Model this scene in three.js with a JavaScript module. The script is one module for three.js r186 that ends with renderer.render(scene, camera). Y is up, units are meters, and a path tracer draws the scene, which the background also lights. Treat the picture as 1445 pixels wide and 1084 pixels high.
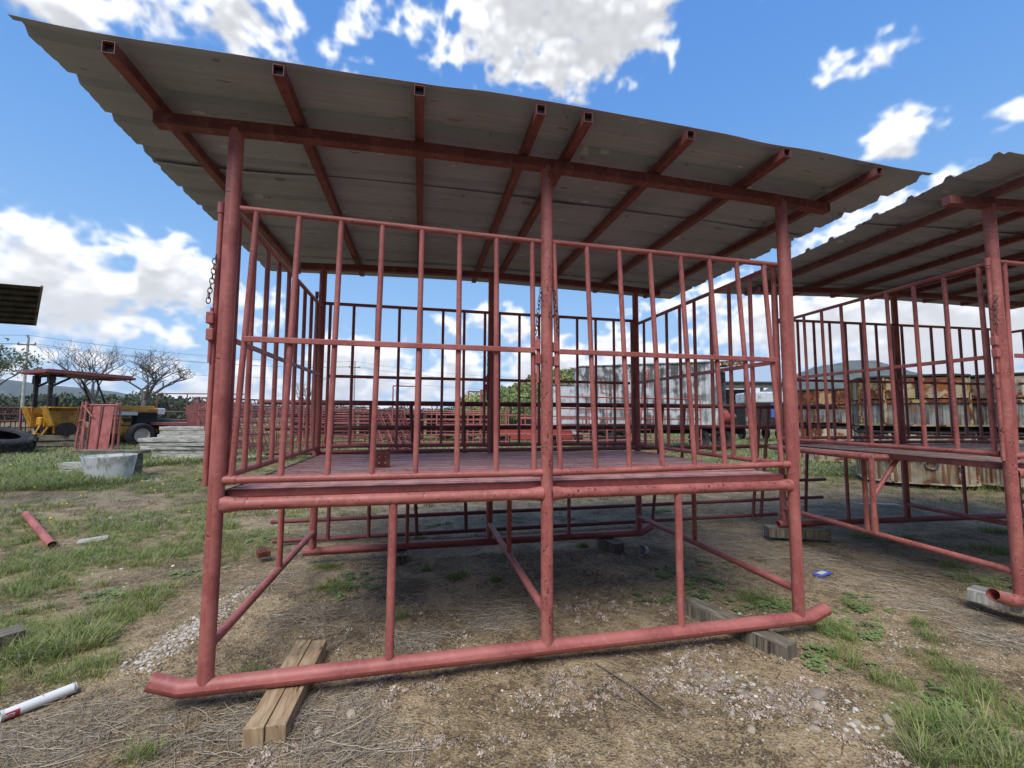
import * as THREE from 'three';
import { mergeGeometries } from 'three/addons/utils/BufferGeometryUtils.js';
import { RoundedBoxGeometry } from 'three/addons/geometries/RoundedBoxGeometry.js';

// ---------------------------------------------------------------- camera, sky, sun, exposure
const scene = new THREE.Scene();
const camera = new THREE.PerspectiveCamera(84.66, 1024 / 768, 0.05, 6000);
camera.position.set(1.1334, 1.5, 2.7538);
camera.rotation.order = 'YXZ';
camera.rotation.set(0.0758, -0.2125, 0.0055);

const renderer = new THREE.WebGLRenderer();
renderer.toneMapping = THREE.LinearToneMapping;
renderer.toneMappingExposure = 1.5;
renderer.shadowMap.enabled = true;

const SUN_AZ = -28, SUN_EL = 54;                     // sun behind the photographer, a little to the left, softened by thin cloud
const sunDir = new THREE.Vector3(Math.sin(SUN_AZ * Math.PI / 180) * Math.cos(SUN_EL * Math.PI / 180), Math.sin(SUN_EL * Math.PI / 180), Math.cos(SUN_AZ * Math.PI / 180) * Math.cos(SUN_EL * Math.PI / 180));
const sun = new THREE.DirectionalLight(new THREE.Color(1, 0.955, 0.90), 2.4);
sun.position.copy(sunDir).multiplyScalar(60); sun.target.position.set(0, 0, 0);
sun.castShadow = true; sun.shadow.radius = 62; sun.shadow.mapSize.set(4096, 4096);
Object.assign(sun.shadow.camera, { left: -30, right: 30, top: 30, bottom: -30, near: 1, far: 200 });
scene.add(sun); scene.add(sun.target);

// ---------------------------------------------------------------- random numbers and noise
function rng(seed) { let a = seed >>> 0; return () => { a = a + 0x6D2B79F5 | 0; let t = Math.imul(a ^ a >>> 15, 1 | a); t = t + Math.imul(t ^ t >>> 7, 61 | t) ^ t; return ((t ^ t >>> 14) >>> 0) / 4294967296; }; }
const R0 = rng(11);
const PERM = new Uint8Array(512), GV = new Float32Array(512);
{ const r = rng(5), p = Array.from({ length: 256 }, (_, i) => i); for (let i = 255; i > 0; i--) { const j = r() * (i + 1) | 0; [p[i], p[j]] = [p[j], p[i]]; } for (let i = 0; i < 512; i++) { PERM[i] = p[i & 255]; GV[i] = p[(i * 7 + 13) & 255] / 255; } }
const sm = t => t * t * t * (t * (t * 6 - 15) + 10);
function vn2(x, y, per = 256, py = per) {                          // value noise, 0..1, repeating after per cells
  const xi = Math.floor(x), yi = Math.floor(y), u = sm(x - xi), v = sm(y - yi);
  const x0 = ((xi % per) + per) % per & 255, x1 = (((xi + 1) % per) + per) % per & 255, y0 = ((yi % py) + py) % py & 255, y1 = (((yi + 1) % py) + py) % py & 255;
  const a = GV[PERM[PERM[x0] + y0]], b = GV[PERM[PERM[x1] + y0]], c = GV[PERM[PERM[x0] + y1]], d = GV[PERM[PERM[x1] + y1]];
  return (a + (b - a) * u) * (1 - v) + (c + (d - c) * u) * v;
}
function vn3(x, y, z) {
  const xi = Math.floor(x), yi = Math.floor(y), zi = Math.floor(z), u = sm(x - xi), v = sm(y - yi), w = sm(z - zi), X = xi & 255, Y = yi & 255, Z = zi & 255;
  const A = PERM[X], B = PERM[X + 1 & 255], a0 = PERM[A + Y], a1 = PERM[A + (Y + 1 & 255)], b0 = PERM[B + Y], b1 = PERM[B + (Y + 1 & 255)], Z1 = Z + 1 & 255;
  const l0 = mix(mix(GV[a0 + Z], GV[b0 + Z], u), mix(GV[a1 + Z], GV[b1 + Z], u), v), l1 = mix(mix(GV[a0 + Z1], GV[b0 + Z1], u), mix(GV[a1 + Z1], GV[b1 + Z1], u), v); return mix(l0, l1, w);
}
function fbm3(x, y, z, oct) { let s = 0, a = 0.5, n = 0; for (let i = 0; i < oct; i++) { s += a * vn3(x, y, z); n += a; x = x * 2.03 + 7.1; y = y * 2.03 + 3.3; z = z * 2.03 + 5.7; a *= 0.52; } return s / n; }
function fbm2(x, y, oct = 4, per = 256, py = per) { let s = 0, a = 0.5, n = 0; for (let i = 0; i < oct; i++) { s += a * vn2(x + i * 17, y + i * 31, per, py); n += a; x *= 2; y *= 2; per *= 2; py *= 2; a *= 0.5; } return s / n; }
const clamp = (x, a = 0, b = 1) => Math.min(b, Math.max(a, x));
const ss = (a, b, x) => { const t = clamp((x - a) / (b - a)); return t * t * (3 - 2 * t); };
const mix = (a, b, t) => a + (b - a) * t;

// ---------------------------------------------------------------- sky: blue air with broken cumulus, computed as an equirectangular map
{
  const W = 2048, H = 1024, data = new Float32Array(W * H * 4);
  // azimuth (0 = -z, positive to +x), elevation, half width, half height in degrees
  const clouds = [[-29.2, 40, 14, 5.6, 0.15], [-35.5, 35.4, 7, 3.2], [-22.6, 40.6, 7.6, 4, 0.1], [19.9, 48, 21, 6.4, 0.15], [13.0, 43.8, 11, 4.4, 0.1], [26.5, 42, 8, 3.6], [53.7, 34, 4.0, 2.0, -0.46], [55.2, 36, 2.0, 1.1, -0.42], [55.8, 26.7, 3.2, 2.0, -0.2], [63.1, 25.4, 2.2, 1.0, -0.46], [-34.3, 12.4, 11.5, 4.6, 0.2], [-27, 11, 8.5, 3.6, 0.15], [-37.8, 12.2, 5, 4, 0.1], [-38.5, 17, 2.6, 2.6], [-31.8, 3.4, 9, 2.6], [-36.1, 5.2, 3.6, 1.6], [-22, 3.5, 8, 3], [-3.2, 4.8, 10, 4.8, 0.1], [-7.6, 6.6, 6, 3.6], [3.2, 11.1, 3.6, 1.7, -0.15], [11.9, 12.7, 4.6, 2.6, -0.15], [25.2, 5.4, 12, 5, 0.1], [19.6, 8.3, 5.9, 3], [40.6, 10.9, 9.5, 7.8, 0.1], [48.3, 11.6, 7.6, 8.6, 0.1], [53.6, 21, 6, 3, -0.1], [56.6, 7.6, 7, 5.8, 0.1], [62.5, 8.7, 4, 5.2], [33.2, 6.1, 7, 3.8], [5.2, 2.6, 18.4, 2.3], [-20.2, 1.9, 14, 1.8], [45, 3, 24, 3.4]];
  const r = rng(77);
  for (let i = 0; i < 22; i++) { const az = 78 + r() * 234, el = 4 + Math.pow(r(), 1.3) * 62, w = 5 + r() * 11; clouds.push([az > 180 ? az - 360 : az, el, w / Math.max(0.35, Math.cos(el * Math.PI / 180)), w * (0.3 + 0.12 * r())]); }
  for (const c of clouds) { c[6] = c[4] ?? 0; c[4] = 1 / c[2]; c[5] = 1 / c[3]; }
  const field = (az, el, hi) => {
    let m = -1.6;
    for (const c of clouds) { let da = az - c[0]; if (da > 180) da -= 360; else if (da < -180) da += 360; const a = da * c[4]; if (a > 1.9 || a < -1.9) continue; const b = (el - c[1]) * c[5]; const q = 1 - a * a - b * b * (b < 0 ? 1.25 : 1); const qq = q + c[6] * 2; if (qq > m) m = qq; }
    if (m < -1.5) return m;
    const ce = Math.cos(el * Math.PI / 180), sa = az * Math.PI / 180, F = 11, x = Math.sin(sa) * ce * F + 60, z = Math.cos(sa) * ce * F + 60, y = Math.sin(el * Math.PI / 180) * F * 1.45 + 60;
    const w1 = vn3(x * 1.4, y * 1.4, z * 1.4) - 0.5, w2 = vn3(x * 1.4 + 31, y * 1.4, z * 1.4 + 17) - 0.5;
    const n = fbm3(x + w1 * 0.7, y + w2 * 0.7, z + w1 * 0.7, hi ? 7 : 4), bl = 1 - Math.abs(2 * fbm3(x * 2.2 + 9, y * 2.2, z * 2.2, hi ? 5 : 3) - 1);
    return m * 0.5 + (n - 0.5) * 2.7 + (bl - 0.75) * 1.0 + 0.06;
  };
  for (let j = 0; j < H; j++) {
    const el = (j + 0.5) / H * 180 - 90;            // row 0 is straight down
    for (let i = 0; i < W; i++) {
      const k = (j * W + i) * 4;
      const az0 = ((i + 0.5) / W - 0.5) * 360 + 90;  // u = 0.5 looks along +x
      const az = az0 > 180 ? az0 - 360 : az0;
      const e = Math.max(el, 0), t = Math.pow(1 - e / 90, 3.0);
      let cr = mix(0.066, 0.42, Math.pow(t, 1.8)), cg = mix(0.180, 0.57, Math.pow(t, 1.35)), cb = mix(0.475, 0.74, t);
      if (el > -1) {
        const d = field(az, el, true);
        if (d > -0.02) {
          const a = Math.pow(ss(-0.02, 0.55, d), 1.15);
          const up = field(az, el + 1.5 + el * 0.03, false), dn = ss(0.05, 1.0, up);
          const far = ss(22, 2, el);
          let lum = mix(0.86, 0.49, dn) * (0.92 + 0.16 * vn2(az * 0.9 + 500, el * 1.6 + 70));
          lum = mix(lum, Math.max(lum, 0.70), far * 0.5);
          const wr = lum * mix(0.93, 0.96, lum), wg = lum * 0.965, wb = lum * mix(1.03, 0.985, lum);
          cr = mix(cr, wr, a); cg = mix(cg, wg, a); cb = mix(cb, wb, a);
        }
      } else { const g = ss(-1, -8, el); cr = mix(cr, 0.16, g); cg = mix(cg, 0.15, g); cb = mix(cb, 0.10, g); }
      data[k] = cr; data[k + 1] = cg; data[k + 2] = cb; data[k + 3] = 1;
    }
  }
  const sky = new THREE.DataTexture(data, W, H, THREE.RGBAFormat, THREE.FloatType);
  sky.mapping = THREE.EquirectangularReflectionMapping; sky.magFilter = THREE.LinearFilter; sky.minFilter = THREE.LinearFilter; sky.needsUpdate = true;
  scene.background = sky; scene.environment = sky; scene.backgroundIntensity = 1; scene.environmentIntensity = 1;
}

// ---------------------------------------------------------------- procedural textures
function tex(w, h, fn, { srgb = true, repeat = [1, 1] } = {}) {          // fn(x, y, u, v) -> [r, g, b] 0..255 (or one number)
  const d = new Uint8Array(w * h * 4);
  for (let y = 0; y < h; y++) for (let x = 0; x < w; x++) { const c = fn(x, y, x / w, y / h), k = (y * w + x) * 4; if (typeof c === 'number') d[k] = d[k + 1] = d[k + 2] = clamp(c, 0, 255); else { d[k] = clamp(c[0], 0, 255); d[k + 1] = clamp(c[1], 0, 255); d[k + 2] = clamp(c[2], 0, 255); } d[k + 3] = 255; }
  const t = new THREE.DataTexture(d, w, h, THREE.RGBAFormat); t.wrapS = t.wrapT = THREE.RepeatWrapping; t.magFilter = THREE.LinearFilter; t.minFilter = THREE.LinearMipmapLinearFilter; t.generateMipmaps = true;
  if (srgb) t.colorSpace = THREE.SRGBColorSpace; t.repeat.set(...repeat); t.needsUpdate = true; return t;
}
const m3 = (a, b, t) => [mix(a[0], b[0], t), mix(a[1], b[1], t), mix(a[2], b[2], t)];

// red oxide paint: mottled, with chips, runs of grime, rust specks (one tile = 1 m)
function paintTex(seed, base, chips, dust) {
  return tex(512, 512, (x, y, u, v) => {
    const a = fbm2(u * 6 + seed, v * 6, 5, 6, 6), b = fbm2(u * 40 + seed, v * 40 + 9, 3, 40, 40), s = vn2(u * 90, v * 90 + seed, 90, 90), streak = fbm2(u * 34 + seed, v * 4, 3, 34, 4);
    let c = m3(base, [base[0] * 0.86, base[1] * 0.78, base[2] * 0.8], ss(0.35, 0.7, a) * 0.8);
    c = m3(c, [base[0] * 1.1 + 8, base[1] * 1.2 + 12, base[2] * 1.2 + 12], ss(0.5, 0.8, b) * dust);
    c = m3(c, [152, 110, 92], ss(0.58, 0.78, streak) * dust * 0.7);
    const chip = ss(0.80, 0.84, s * 0.7 + b * 0.3 + (a - 0.5) * 0.55 + chips);
    c = m3(c, s > 0.75 ? [74, 46, 40] : [104, 52, 38], chip * 0.85);
    if (vn2(u * 26 + 7, v * 26 + seed, 26, 26) > 0.965) c = m3(c, [150, 84, 40], 0.6);
    return c;
  });
}
const T = {};
T.red = paintTex(3, [176, 104, 97], -0.10, 0.3);
T.redWorn = paintTex(41, [176, 104, 96], -0.01, 0.4);
T.redDullAndShade = paintTex(23, [124, 68, 66], -0.03, 0.5);  // darker red: dull paint on pipework, painted-in roof shade on beams and rafters
T.paintBump = tex(256, 256, (x, y, u, v) => 128 + 90 * (fbm2(u * 30, v * 30, 4, 30, 30) - 0.5), { srgb: false });
T.deck = tex(1024, 256, (x, y, u, v) => {              // along the plank: u = 4 m, v = 0.5 m
  const a = fbm2(u * 24, v * 3, 5, 24, 3), b = fbm2(u * 90 + 5, v * 12, 4, 90, 12), s = vn2(u * 300, v * 30, 300, 30);
  let c = m3([182, 136, 130], [196, 164, 156], ss(0.42, 0.75, a) * 0.85); c = m3(c, [140, 92, 88], ss(0.6, 0.74, b) * 0.5);
  if (vn2(u * 60 + 3, v * 8 + 7, 60, 8) > 0.93) c = m3(c, [210, 196, 190], ss(0.4, 0.8, s) * 0.8);
  if (s > 0.93) c = m3(c, [60, 36, 34], 0.6); return c;
});
T.deckWorn = tex(1024, 256, (x, y, u, v) => {
  const a = fbm2(u * 20 + 8, v * 3, 5, 20, 3), b = fbm2(u * 80 + 5, v * 12, 4, 80, 12);
  let c = m3([164, 138, 124], [180, 162, 146], ss(0.4, 0.7, a)); c = m3(c, [132, 86, 80], ss(0.55, 0.7, b) * 0.5); return c;
});
T.sheet = tex(1024, 512, (x, y, u, v) => {             // painted sheet seen from below: u = 4 m along the ribs, v = 1 m
  const a = fbm2(u * 8, v * 2, 4, 8, 2), b = fbm2(u * 44 + 3, v * 26 + 2, 3, 44, 26);
  let c = m3([164, 170, 182], [152, 157, 168], ss(0.35, 0.7, a));
  if (b > 0.80) c = m3(c, [124, 114, 104], ss(0.80, 0.84, b) * 0.7);
  const k = fbm2(u * 30 + 60, v * 18 + 5, 2, 30, 18); if (k > 0.87) c = m3(c, [222, 220, 214], 0.6);
  return c;
});
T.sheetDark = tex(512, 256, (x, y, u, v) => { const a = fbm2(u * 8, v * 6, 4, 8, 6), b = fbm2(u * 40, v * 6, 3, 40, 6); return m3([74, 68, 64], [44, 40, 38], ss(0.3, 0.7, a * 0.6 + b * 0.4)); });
function woodTex(seed, light, dark) {                  // grain along u (1 m), v = 0.25 m across
  return tex(512, 256, (x, y, u, v) => {
    const w = fbm2(u * 4 + seed, v * 3, 3, 4, 3), g = fbm2(u * 5 + seed, v * 46 + w * 5, 4, 5, 46), f = fbm2(u * 14, v * 120, 2, 14, 120), k = fbm2(u * 5 + seed, v * 4 + 3, 4, 5, 4);
    let c = m3(dark, light, ss(0.25, 0.75, g * 0.7 + f * 0.3)); c = m3(c, [light[0] * 0.72, light[1] * 0.7, light[2] * 0.68], ss(0.55, 0.75, k) * 0.6);
    if (g < 0.24) c = m3(c, [46, 38, 30], 0.6); return c;
  });
}
T.wood = woodTex(3, [184, 162, 130], [146, 120, 90]);
T.woodGrey = woodTex(19, [140, 134, 118], [84, 78, 66]);
T.woodPale = woodTex(37, [206, 203, 194], [140, 138, 130]);
T.woodBump = tex(256, 128, (x, y, u, v) => 255 * fbm2(u * 4, v * 40, 4, 4, 40), { srgb: false });
function rustTex(seed, paints, amount) {               // flaking paint over rust, 2 m tile
  return tex(512, 512, (x, y, u, v) => {
    const a = fbm2(u * 5 + seed, v * 5, 6, 5, 5), d = fbm2(u * 16, v * 3 + seed, 4, 16, 3), e = fbm2(u * 30 + seed, v * 30, 4, 30, 30), p = fbm2(u * 3 + seed * 2, v * 3, 3, 3, 3);
    let paint = m3(paints[0], paints[1], ss(0.4, 0.6, p)); paint = m3(paint, [92, 84, 74], ss(0.52, 0.72, d) * 0.6);
    const rust = m3([132, 74, 36], [74, 42, 26], ss(0.35, 0.65, e)), orange = m3(rust, [176, 104, 44], ss(0.55, 0.7, p) * 0.6);
    return m3(paint, orange, ss(0.0, 0.06, a * 0.65 + e * 0.2 + d * 0.15 - amount));
  });
}
T.rustOrange = rustTex(5, [[176, 112, 54], [170, 140, 100]], 0.40);
T.rustOlive = rustTex(9, [[160, 140, 88], [172, 160, 128]], 0.475);
T.rustWhite = rustTex(15, [[196, 184, 162], [170, 156, 132]], 0.485);
T.corr = tex(512, 512, (x, y, u, v) => {               // zinc sheet with dirt and rust runs
  const a = fbm2(u * 26, v * 2, 4, 26, 2), b = fbm2(u * 6 + 3, v * 6, 5, 6, 6), e = fbm2(u * 40, v * 12, 3, 40, 12);
  let c = m3([150, 152, 146], [112, 112, 106], ss(0.4, 0.65, b)); c = m3(c, [66, 62, 56], ss(0.54, 0.72, a) * 0.75); c = m3(c, [128, 78, 44], ss(0.6, 0.72, e * 0.5 + b * 0.5) * 0.7); return c;
});
T.corrRust = tex(512, 512, (x, y, u, v) => {
  const a = fbm2(u * 26 + 9, v * 2, 4, 26, 2), b = fbm2(u * 6 + 13, v * 6, 5, 6, 6);
  let c = m3([166, 158, 140], [140, 128, 104], ss(0.4, 0.65, b)); c = m3(c, [118, 78, 46], ss(0.46, 0.66, a) * 0.8); c = m3(c, [70, 56, 44], ss(0.62, 0.75, b) * 0.6); return c;
});
{ // weathered white trailer side, 8 m x 3 m, with rusted remains of painted lettering
  const cv = document.createElement('canvas'); cv.width = 1024; cv.height = 384; const g = cv.getContext('2d');
  g.fillStyle = '#000'; g.fillRect(0, 0, 1024, 384); g.fillStyle = '#fff'; g.font = 'bold 92px sans-serif'; g.fillText('FED', 76, 186); g.font = 'bold 28px sans-serif'; g.fillText('MFD', 92, 92);
  const px = g.getImageData(0, 0, 1024, 384).data;
  T.trailer = tex(1024, 384, (x, y, u, v) => {
    const k = ((383 - y) * 1024 + x) * 4, letter = px[k] / 255;
    const st = fbm2(u * 70, v * 1.6, 4), b = fbm2(u * 22, v * 9, 5), top = fbm2(u * 40, v * 5, 4), pl = vn2(u * 17, 2.5);
    let c = m3([196, 199, 199], [158, 159, 157], ss(0.4, 0.65, b));
    const grime = clamp(ss(0.46, 0.66, st * 0.7 + b * 0.3) + ss(0.5, 0.62, top) * ss(0.55, 0.95, v + (pl - 0.5) * 0.5) * 0.9);
    c = m3(c, [62, 60, 58], grime * 0.82 * (0.4 + 0.6 * ss(0.3, 0.7, pl + v * 0.3)));
    if (letter > 0.3) c = m3(c, [138, 84, 64], 0.75 * ss(0.40, 0.55, fbm2(u * 90, v * 40, 4)));
    return c;
  });
  T.trailer.wrapS = T.trailer.wrapT = THREE.ClampToEdgeWrapping;
}
T.rubber = tex(256, 256, (x, y, u, v) => { const a = fbm2(u * 9, v * 9, 5, 9, 9); return m3([34, 34, 36], [70, 66, 60], ss(0.48, 0.78, a)); });
T.yellow = tex(512, 512, (x, y, u, v) => { const a = fbm2(u * 5, v * 5, 5, 5, 5), b = fbm2(u * 30, v * 30, 4, 30, 30); let c = m3([206, 150, 38], [180, 122, 32], ss(0.4, 0.7, a)); c = m3(c, [84, 54, 30], ss(0.62, 0.7, b * 0.6 + a * 0.4)); return c; });
T.white = tex(256, 256, (x, y, u, v) => { const a = fbm2(u * 4, v * 4, 5, 4, 4), b = fbm2(u * 26, v * 6, 4, 26, 6); return m3([206, 210, 212], [150, 148, 140], ss(0.5, 0.78, a * 0.6 + b * 0.4)); });
T.machine = tex(256, 256, (x, y, u, v) => { const a = fbm2(u * 8, v * 8, 5, 8, 8), b = fbm2(u * 30, v * 30, 3, 30, 30); return m3([36, 34, 34], [96, 74, 52], ss(0.5, 0.75, a * 0.6 + b * 0.4)); });
// soil: crumbs, small stones, old straw; one tile = 5 m. The height map shares its noise.
{
  const N = 2048, hgt = new Float32Array(N * N), r = rng(99);
  for (let y = 0; y < N; y++) for (let x = 0; x < N; x++) { const u = x / N, v = y / N; hgt[y * N + x] = fbm2(u * 22, v * 22, 3, 22, 22) * 0.35 + fbm2(u * 120, v * 120, 3, 120, 120) * 0.35 + vn2(u * 600, v * 600, 600, 600) * 0.3; }
  const col = new Float32Array(N * N * 3);
  for (let y = 0; y < N; y++) for (let x = 0; x < N; x++) {
    const u = x / N, v = y / N, k = (y * N + x), a = fbm2(u * 7 + 3, v * 7, 4, 7, 7), b = hgt[k];
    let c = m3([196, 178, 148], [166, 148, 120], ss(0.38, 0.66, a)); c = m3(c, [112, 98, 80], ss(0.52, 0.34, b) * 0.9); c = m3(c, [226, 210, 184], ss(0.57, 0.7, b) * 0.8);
    col[k * 3] = c[0]; col[k * 3 + 1] = c[1]; col[k * 3 + 2] = c[2];
  }
  for (let i = 0; i < 9000; i++) {                       // flat pebbles and dead stalks bedded in the soil
    const cx = r() * N, cy = r() * N, stalk = r() < 0.5, len = stalk ? 10 + r() * 44 : 0, ang = r() * 6.283, rad = stalk ? 0.8 + r() * 0.6 : 1.2 + r() * r() * 4, tint = r();
    const cc = stalk ? m3([226, 206, 166], [150, 126, 96], tint) : m3([236, 226, 208], [150, 138, 120], tint), st = Math.max(1, len);
    for (let q = 0; q <= st; q += 1) {
      const px = cx + Math.cos(ang + q * 0.006) * q, py = cy + Math.sin(ang + q * 0.006) * q, R = Math.ceil(rad);
      for (let dy = -R; dy <= R; dy++) for (let dx = -R; dx <= R; dx++) { if (dx * dx + dy * dy > rad * rad) continue; const X = ((px + dx | 0) % N + N) % N, Y = ((py + dy | 0) % N + N) % N, k = Y * N + X; col[k * 3] = cc[0]; col[k * 3 + 1] = cc[1]; col[k * 3 + 2] = cc[2]; hgt[k] = Math.min(1, hgt[k] + 0.02 + 0.18 * (1 - (dx * dx + dy * dy) / (rad * rad + 0.1)) / (stalk ? 3 : 1)); }
    }
  }
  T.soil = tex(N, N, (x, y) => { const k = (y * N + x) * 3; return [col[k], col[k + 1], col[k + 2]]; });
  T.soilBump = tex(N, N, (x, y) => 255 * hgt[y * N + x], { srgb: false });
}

// ---------------------------------------------------------------- materials
const std = (o) => new THREE.MeshStandardMaterial({ roughness: 0.8, metalness: 0, ...o });
const M = {
  red: std({ map: T.red, roughness: 0.52, bumpMap: T.paintBump, bumpScale: 0.002 }),
  redWorn: std({ map: T.redWorn, roughness: 0.55, bumpMap: T.paintBump, bumpScale: 0.003 }),
  redDullAndShade: std({ map: T.redDullAndShade, roughness: 0.65, bumpMap: T.paintBump, bumpScale: 0.003 }),
  redFaded: std({ map: T.redWorn, color: new THREE.Color(1.0, 0.98, 0.98), roughness: 0.7 }),
  deck: std({ map: T.deck, roughness: 0.5 }), deckWorn: std({ map: T.deckWorn, roughness: 0.75 }),
  sheet: std({ map: T.sheet, roughness: 0.6, metalness: 0.0, side: THREE.DoubleSide }),
  sheetDark: std({ map: T.sheetDark, roughness: 0.7, side: THREE.DoubleSide }),
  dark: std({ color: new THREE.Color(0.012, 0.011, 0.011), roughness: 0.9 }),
  chain: std({ color: new THREE.Color(0.16, 0.13, 0.11), roughness: 0.5, metalness: 0.6 }),
  wood: std({ map: T.wood, bumpMap: T.woodBump, bumpScale: 0.004, roughness: 0.85 }), woodGrey: std({ map: T.woodGrey, bumpMap: T.woodBump, bumpScale: 0.004, roughness: 0.9 }), woodPale: std({ map: T.woodPale, bumpMap: T.woodBump, bumpScale: 0.003, roughness: 0.85 }),
  rustOrange: std({ map: T.rustOrange, roughness: 0.85 }), rustOlive: std({ map: T.rustOlive, roughness: 0.85 }), rustWhite: std({ map: T.rustWhite, roughness: 0.8 }),
  corr: std({ map: T.corr, roughness: 0.65, metalness: 0.15 }), corrRust: std({ map: T.corrRust, roughness: 0.75 }),
  trailer: std({ map: T.trailer, roughness: 0.7, side: THREE.DoubleSide }),
  rubber: std({ map: T.rubber, roughness: 0.85 }), yellow: std({ map: T.yellow, roughness: 0.5 }), white: std({ map: T.white, roughness: 0.6 }), machine: std({ map: T.machine, roughness: 0.7, metalness: 0.2 }),
  cream: std({ color: new THREE.Color(0.62, 0.58, 0.48), roughness: 0.6 }), orange: std({ color: new THREE.Color(0.5, 0.14, 0.05), roughness: 0.6 }),
  truckRed: std({ color: new THREE.Color(0.36, 0.06, 0.045), roughness: 0.45 }), chrome: std({ color: new THREE.Color(0.6, 0.6, 0.6), roughness: 0.3, metalness: 0.9 }),
  glassDark: std({ color: new THREE.Color(0.02, 0.025, 0.03), roughness: 0.08 }), blue: std({ color: new THREE.Color(0.08, 0.12, 0.45), roughness: 0.5 }),
  bark: std({ color: new THREE.Color(0.13, 0.115, 0.10), roughness: 0.95 }), pole: std({ map: T.woodPale, color: new THREE.Color(1, 1, 0.98), roughness: 0.9 }),
  brick: std({ map: T.redDullAndShade, color: new THREE.Color(0.74, 0.66, 0.56), roughness: 0.95 }),
  roofBlue: std({ color: new THREE.Color(0.36, 0.43, 0.48), roughness: 0.5 }),
};

// ---------------------------------------------------------------- shape helpers (return geometries with uv in metres)
const V = (x, y, z) => new THREE.Vector3(x, y, z);
function boxUV(g, s = 1) {                                // uv in metres, from the face direction
  if (g.index) g = g.toNonIndexed(); const p = g.attributes.position, n = g.attributes.normal, uv = new Float32Array(p.count * 2);
  for (let i = 0; i < p.count; i++) { const ax = Math.abs(n.getX(i)), ay = Math.abs(n.getY(i)), az = Math.abs(n.getZ(i)); let u, v; if (ax > ay && ax > az) { u = p.getZ(i); v = p.getY(i); } else if (ay > az) { u = p.getX(i); v = p.getZ(i); } else { u = p.getX(i); v = p.getY(i); } uv[i * 2] = u * s; uv[i * 2 + 1] = v * s; }
  g.setAttribute('uv', new THREE.BufferAttribute(uv, 2)); return g;
}
function bx(w, h, d, x = 0, y = 0, z = 0, { r = 0, ry = 0, rx = 0, rz = 0, us = 1 } = {}) {    // centre at x y z; r rounds the edges
  let g = r ? new RoundedBoxGeometry(w, h, d, 1, Math.min(r, w / 2.01, h / 2.01, d / 2.01)) : new THREE.BoxGeometry(w, h, d);
  g = boxUV(g, us); const o = R0() * 3; const uv = g.attributes.uv; for (let i = 0; i < uv.count; i++) uv.setXY(i, uv.getX(i) + o, uv.getY(i) + o * 1.7);
  g.applyMatrix4(new THREE.Matrix4().compose(V(x, y, z), new THREE.Quaternion().setFromEuler(new THREE.Euler(rx, ry, rz, 'YXZ')), V(1, 1, 1))); return g;
}
function tb(a, b, r, seg = 10, r2 = r, caps = true) {       // pipe from a to b
  const A = V(...a), B = V(...b), d = B.clone().sub(A), L = d.length();
  let g = new THREE.CylinderGeometry(r2, r, L, seg, 1, !caps); const uv = g.attributes.uv, o = R0() * 5, c = 2 * Math.PI * r; for (let i = 0; i < uv.count; i++) uv.setXY(i, uv.getX(i) * c + o, uv.getY(i) * L + o * 0.7);
  g = g.toNonIndexed(); g.applyMatrix4(new THREE.Matrix4().compose(A.add(B).multiplyScalar(0.5), new THREE.Quaternion().setFromUnitVectors(V(0, 1, 0), d.normalize()), V(1, 1, 1))); return g;
}
function beam(a, b, w, h) {                                // rectangular bar between two points, h is vertical
  const A = V(...a), B = V(...b), d = B.clone().sub(A), L = d.length(); const g = bx(L, h, w, 0, 0, 0, { r: 0.006 });
  const X = d.clone().normalize(), Z = X.clone().cross(V(0, 1, 0)).normalize(), Y = Z.clone().cross(X); g.applyMatrix4(new THREE.Matrix4().makeBasis(X, Y, Z).setPosition(A.add(B).multiplyScalar(0.5))); return g;
}
function pipePath(pts, r, seg = 12, wall = 0.12) {           // open hollow pipe along a polyline, mitred at the bends
  const P = pts.map(p => V(...p)), n = P.length, pos = [], uv = [], idx = []; let len = 0;
  const ring = (rad, base) => { len = 0; for (let i = 0; i < n; i++) { if (i) len += P[i].distanceTo(P[i - 1]); const t0 = i ? P[i].clone().sub(P[i - 1]).normalize() : P[1].clone().sub(P[0]).normalize(), t1 = i < n - 1 ? P[i + 1].clone().sub(P[i]).normalize() : t0.clone(); const t = t0.clone().add(t1).normalize(), k = 1 / Math.max(0.4, t.dot(t0)); let up = Math.abs(t.y) > 0.95 ? V(1, 0, 0) : V(0, 1, 0); const s = t.clone().cross(up).normalize(), q = s.clone().cross(t).normalize(); for (let j = 0; j <= seg; j++) { const a = j / seg * 6.28318, v = P[i].clone().addScaledVector(s, Math.cos(a) * rad).addScaledVector(q, Math.sin(a) * rad * k); pos.push(v.x, v.y, v.z); uv.push(j / seg * 6.28 * r, len); } } };
  ring(r); ring(r * (1 - wall)); const st = (seg + 1) * n;
  for (let i = 0; i < n - 1; i++) for (let j = 0; j < seg; j++) { const a = i * (seg + 1) + j, b = a + seg + 1; idx.push(a, a + 1, b, b, a + 1, b + 1); idx.push(st + a, st + b, st + a + 1, st + b, st + b + 1, st + a + 1); }
  for (let j = 0; j < seg; j++) { idx.push(j, st + j, j + 1, j + 1, st + j, st + j + 1); const e = (n - 1) * (seg + 1) + j; idx.push(e, e + 1, st + e, e + 1, st + e + 1, st + e); }
  const g = new THREE.BufferGeometry(); g.setAttribute('position', new THREE.Float32BufferAttribute(pos, 3)); g.setAttribute('uv', new THREE.Float32BufferAttribute(uv, 2)); g.setIndex(idx); g.computeVertexNormals(); return g.toNonIndexed();
}
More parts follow.
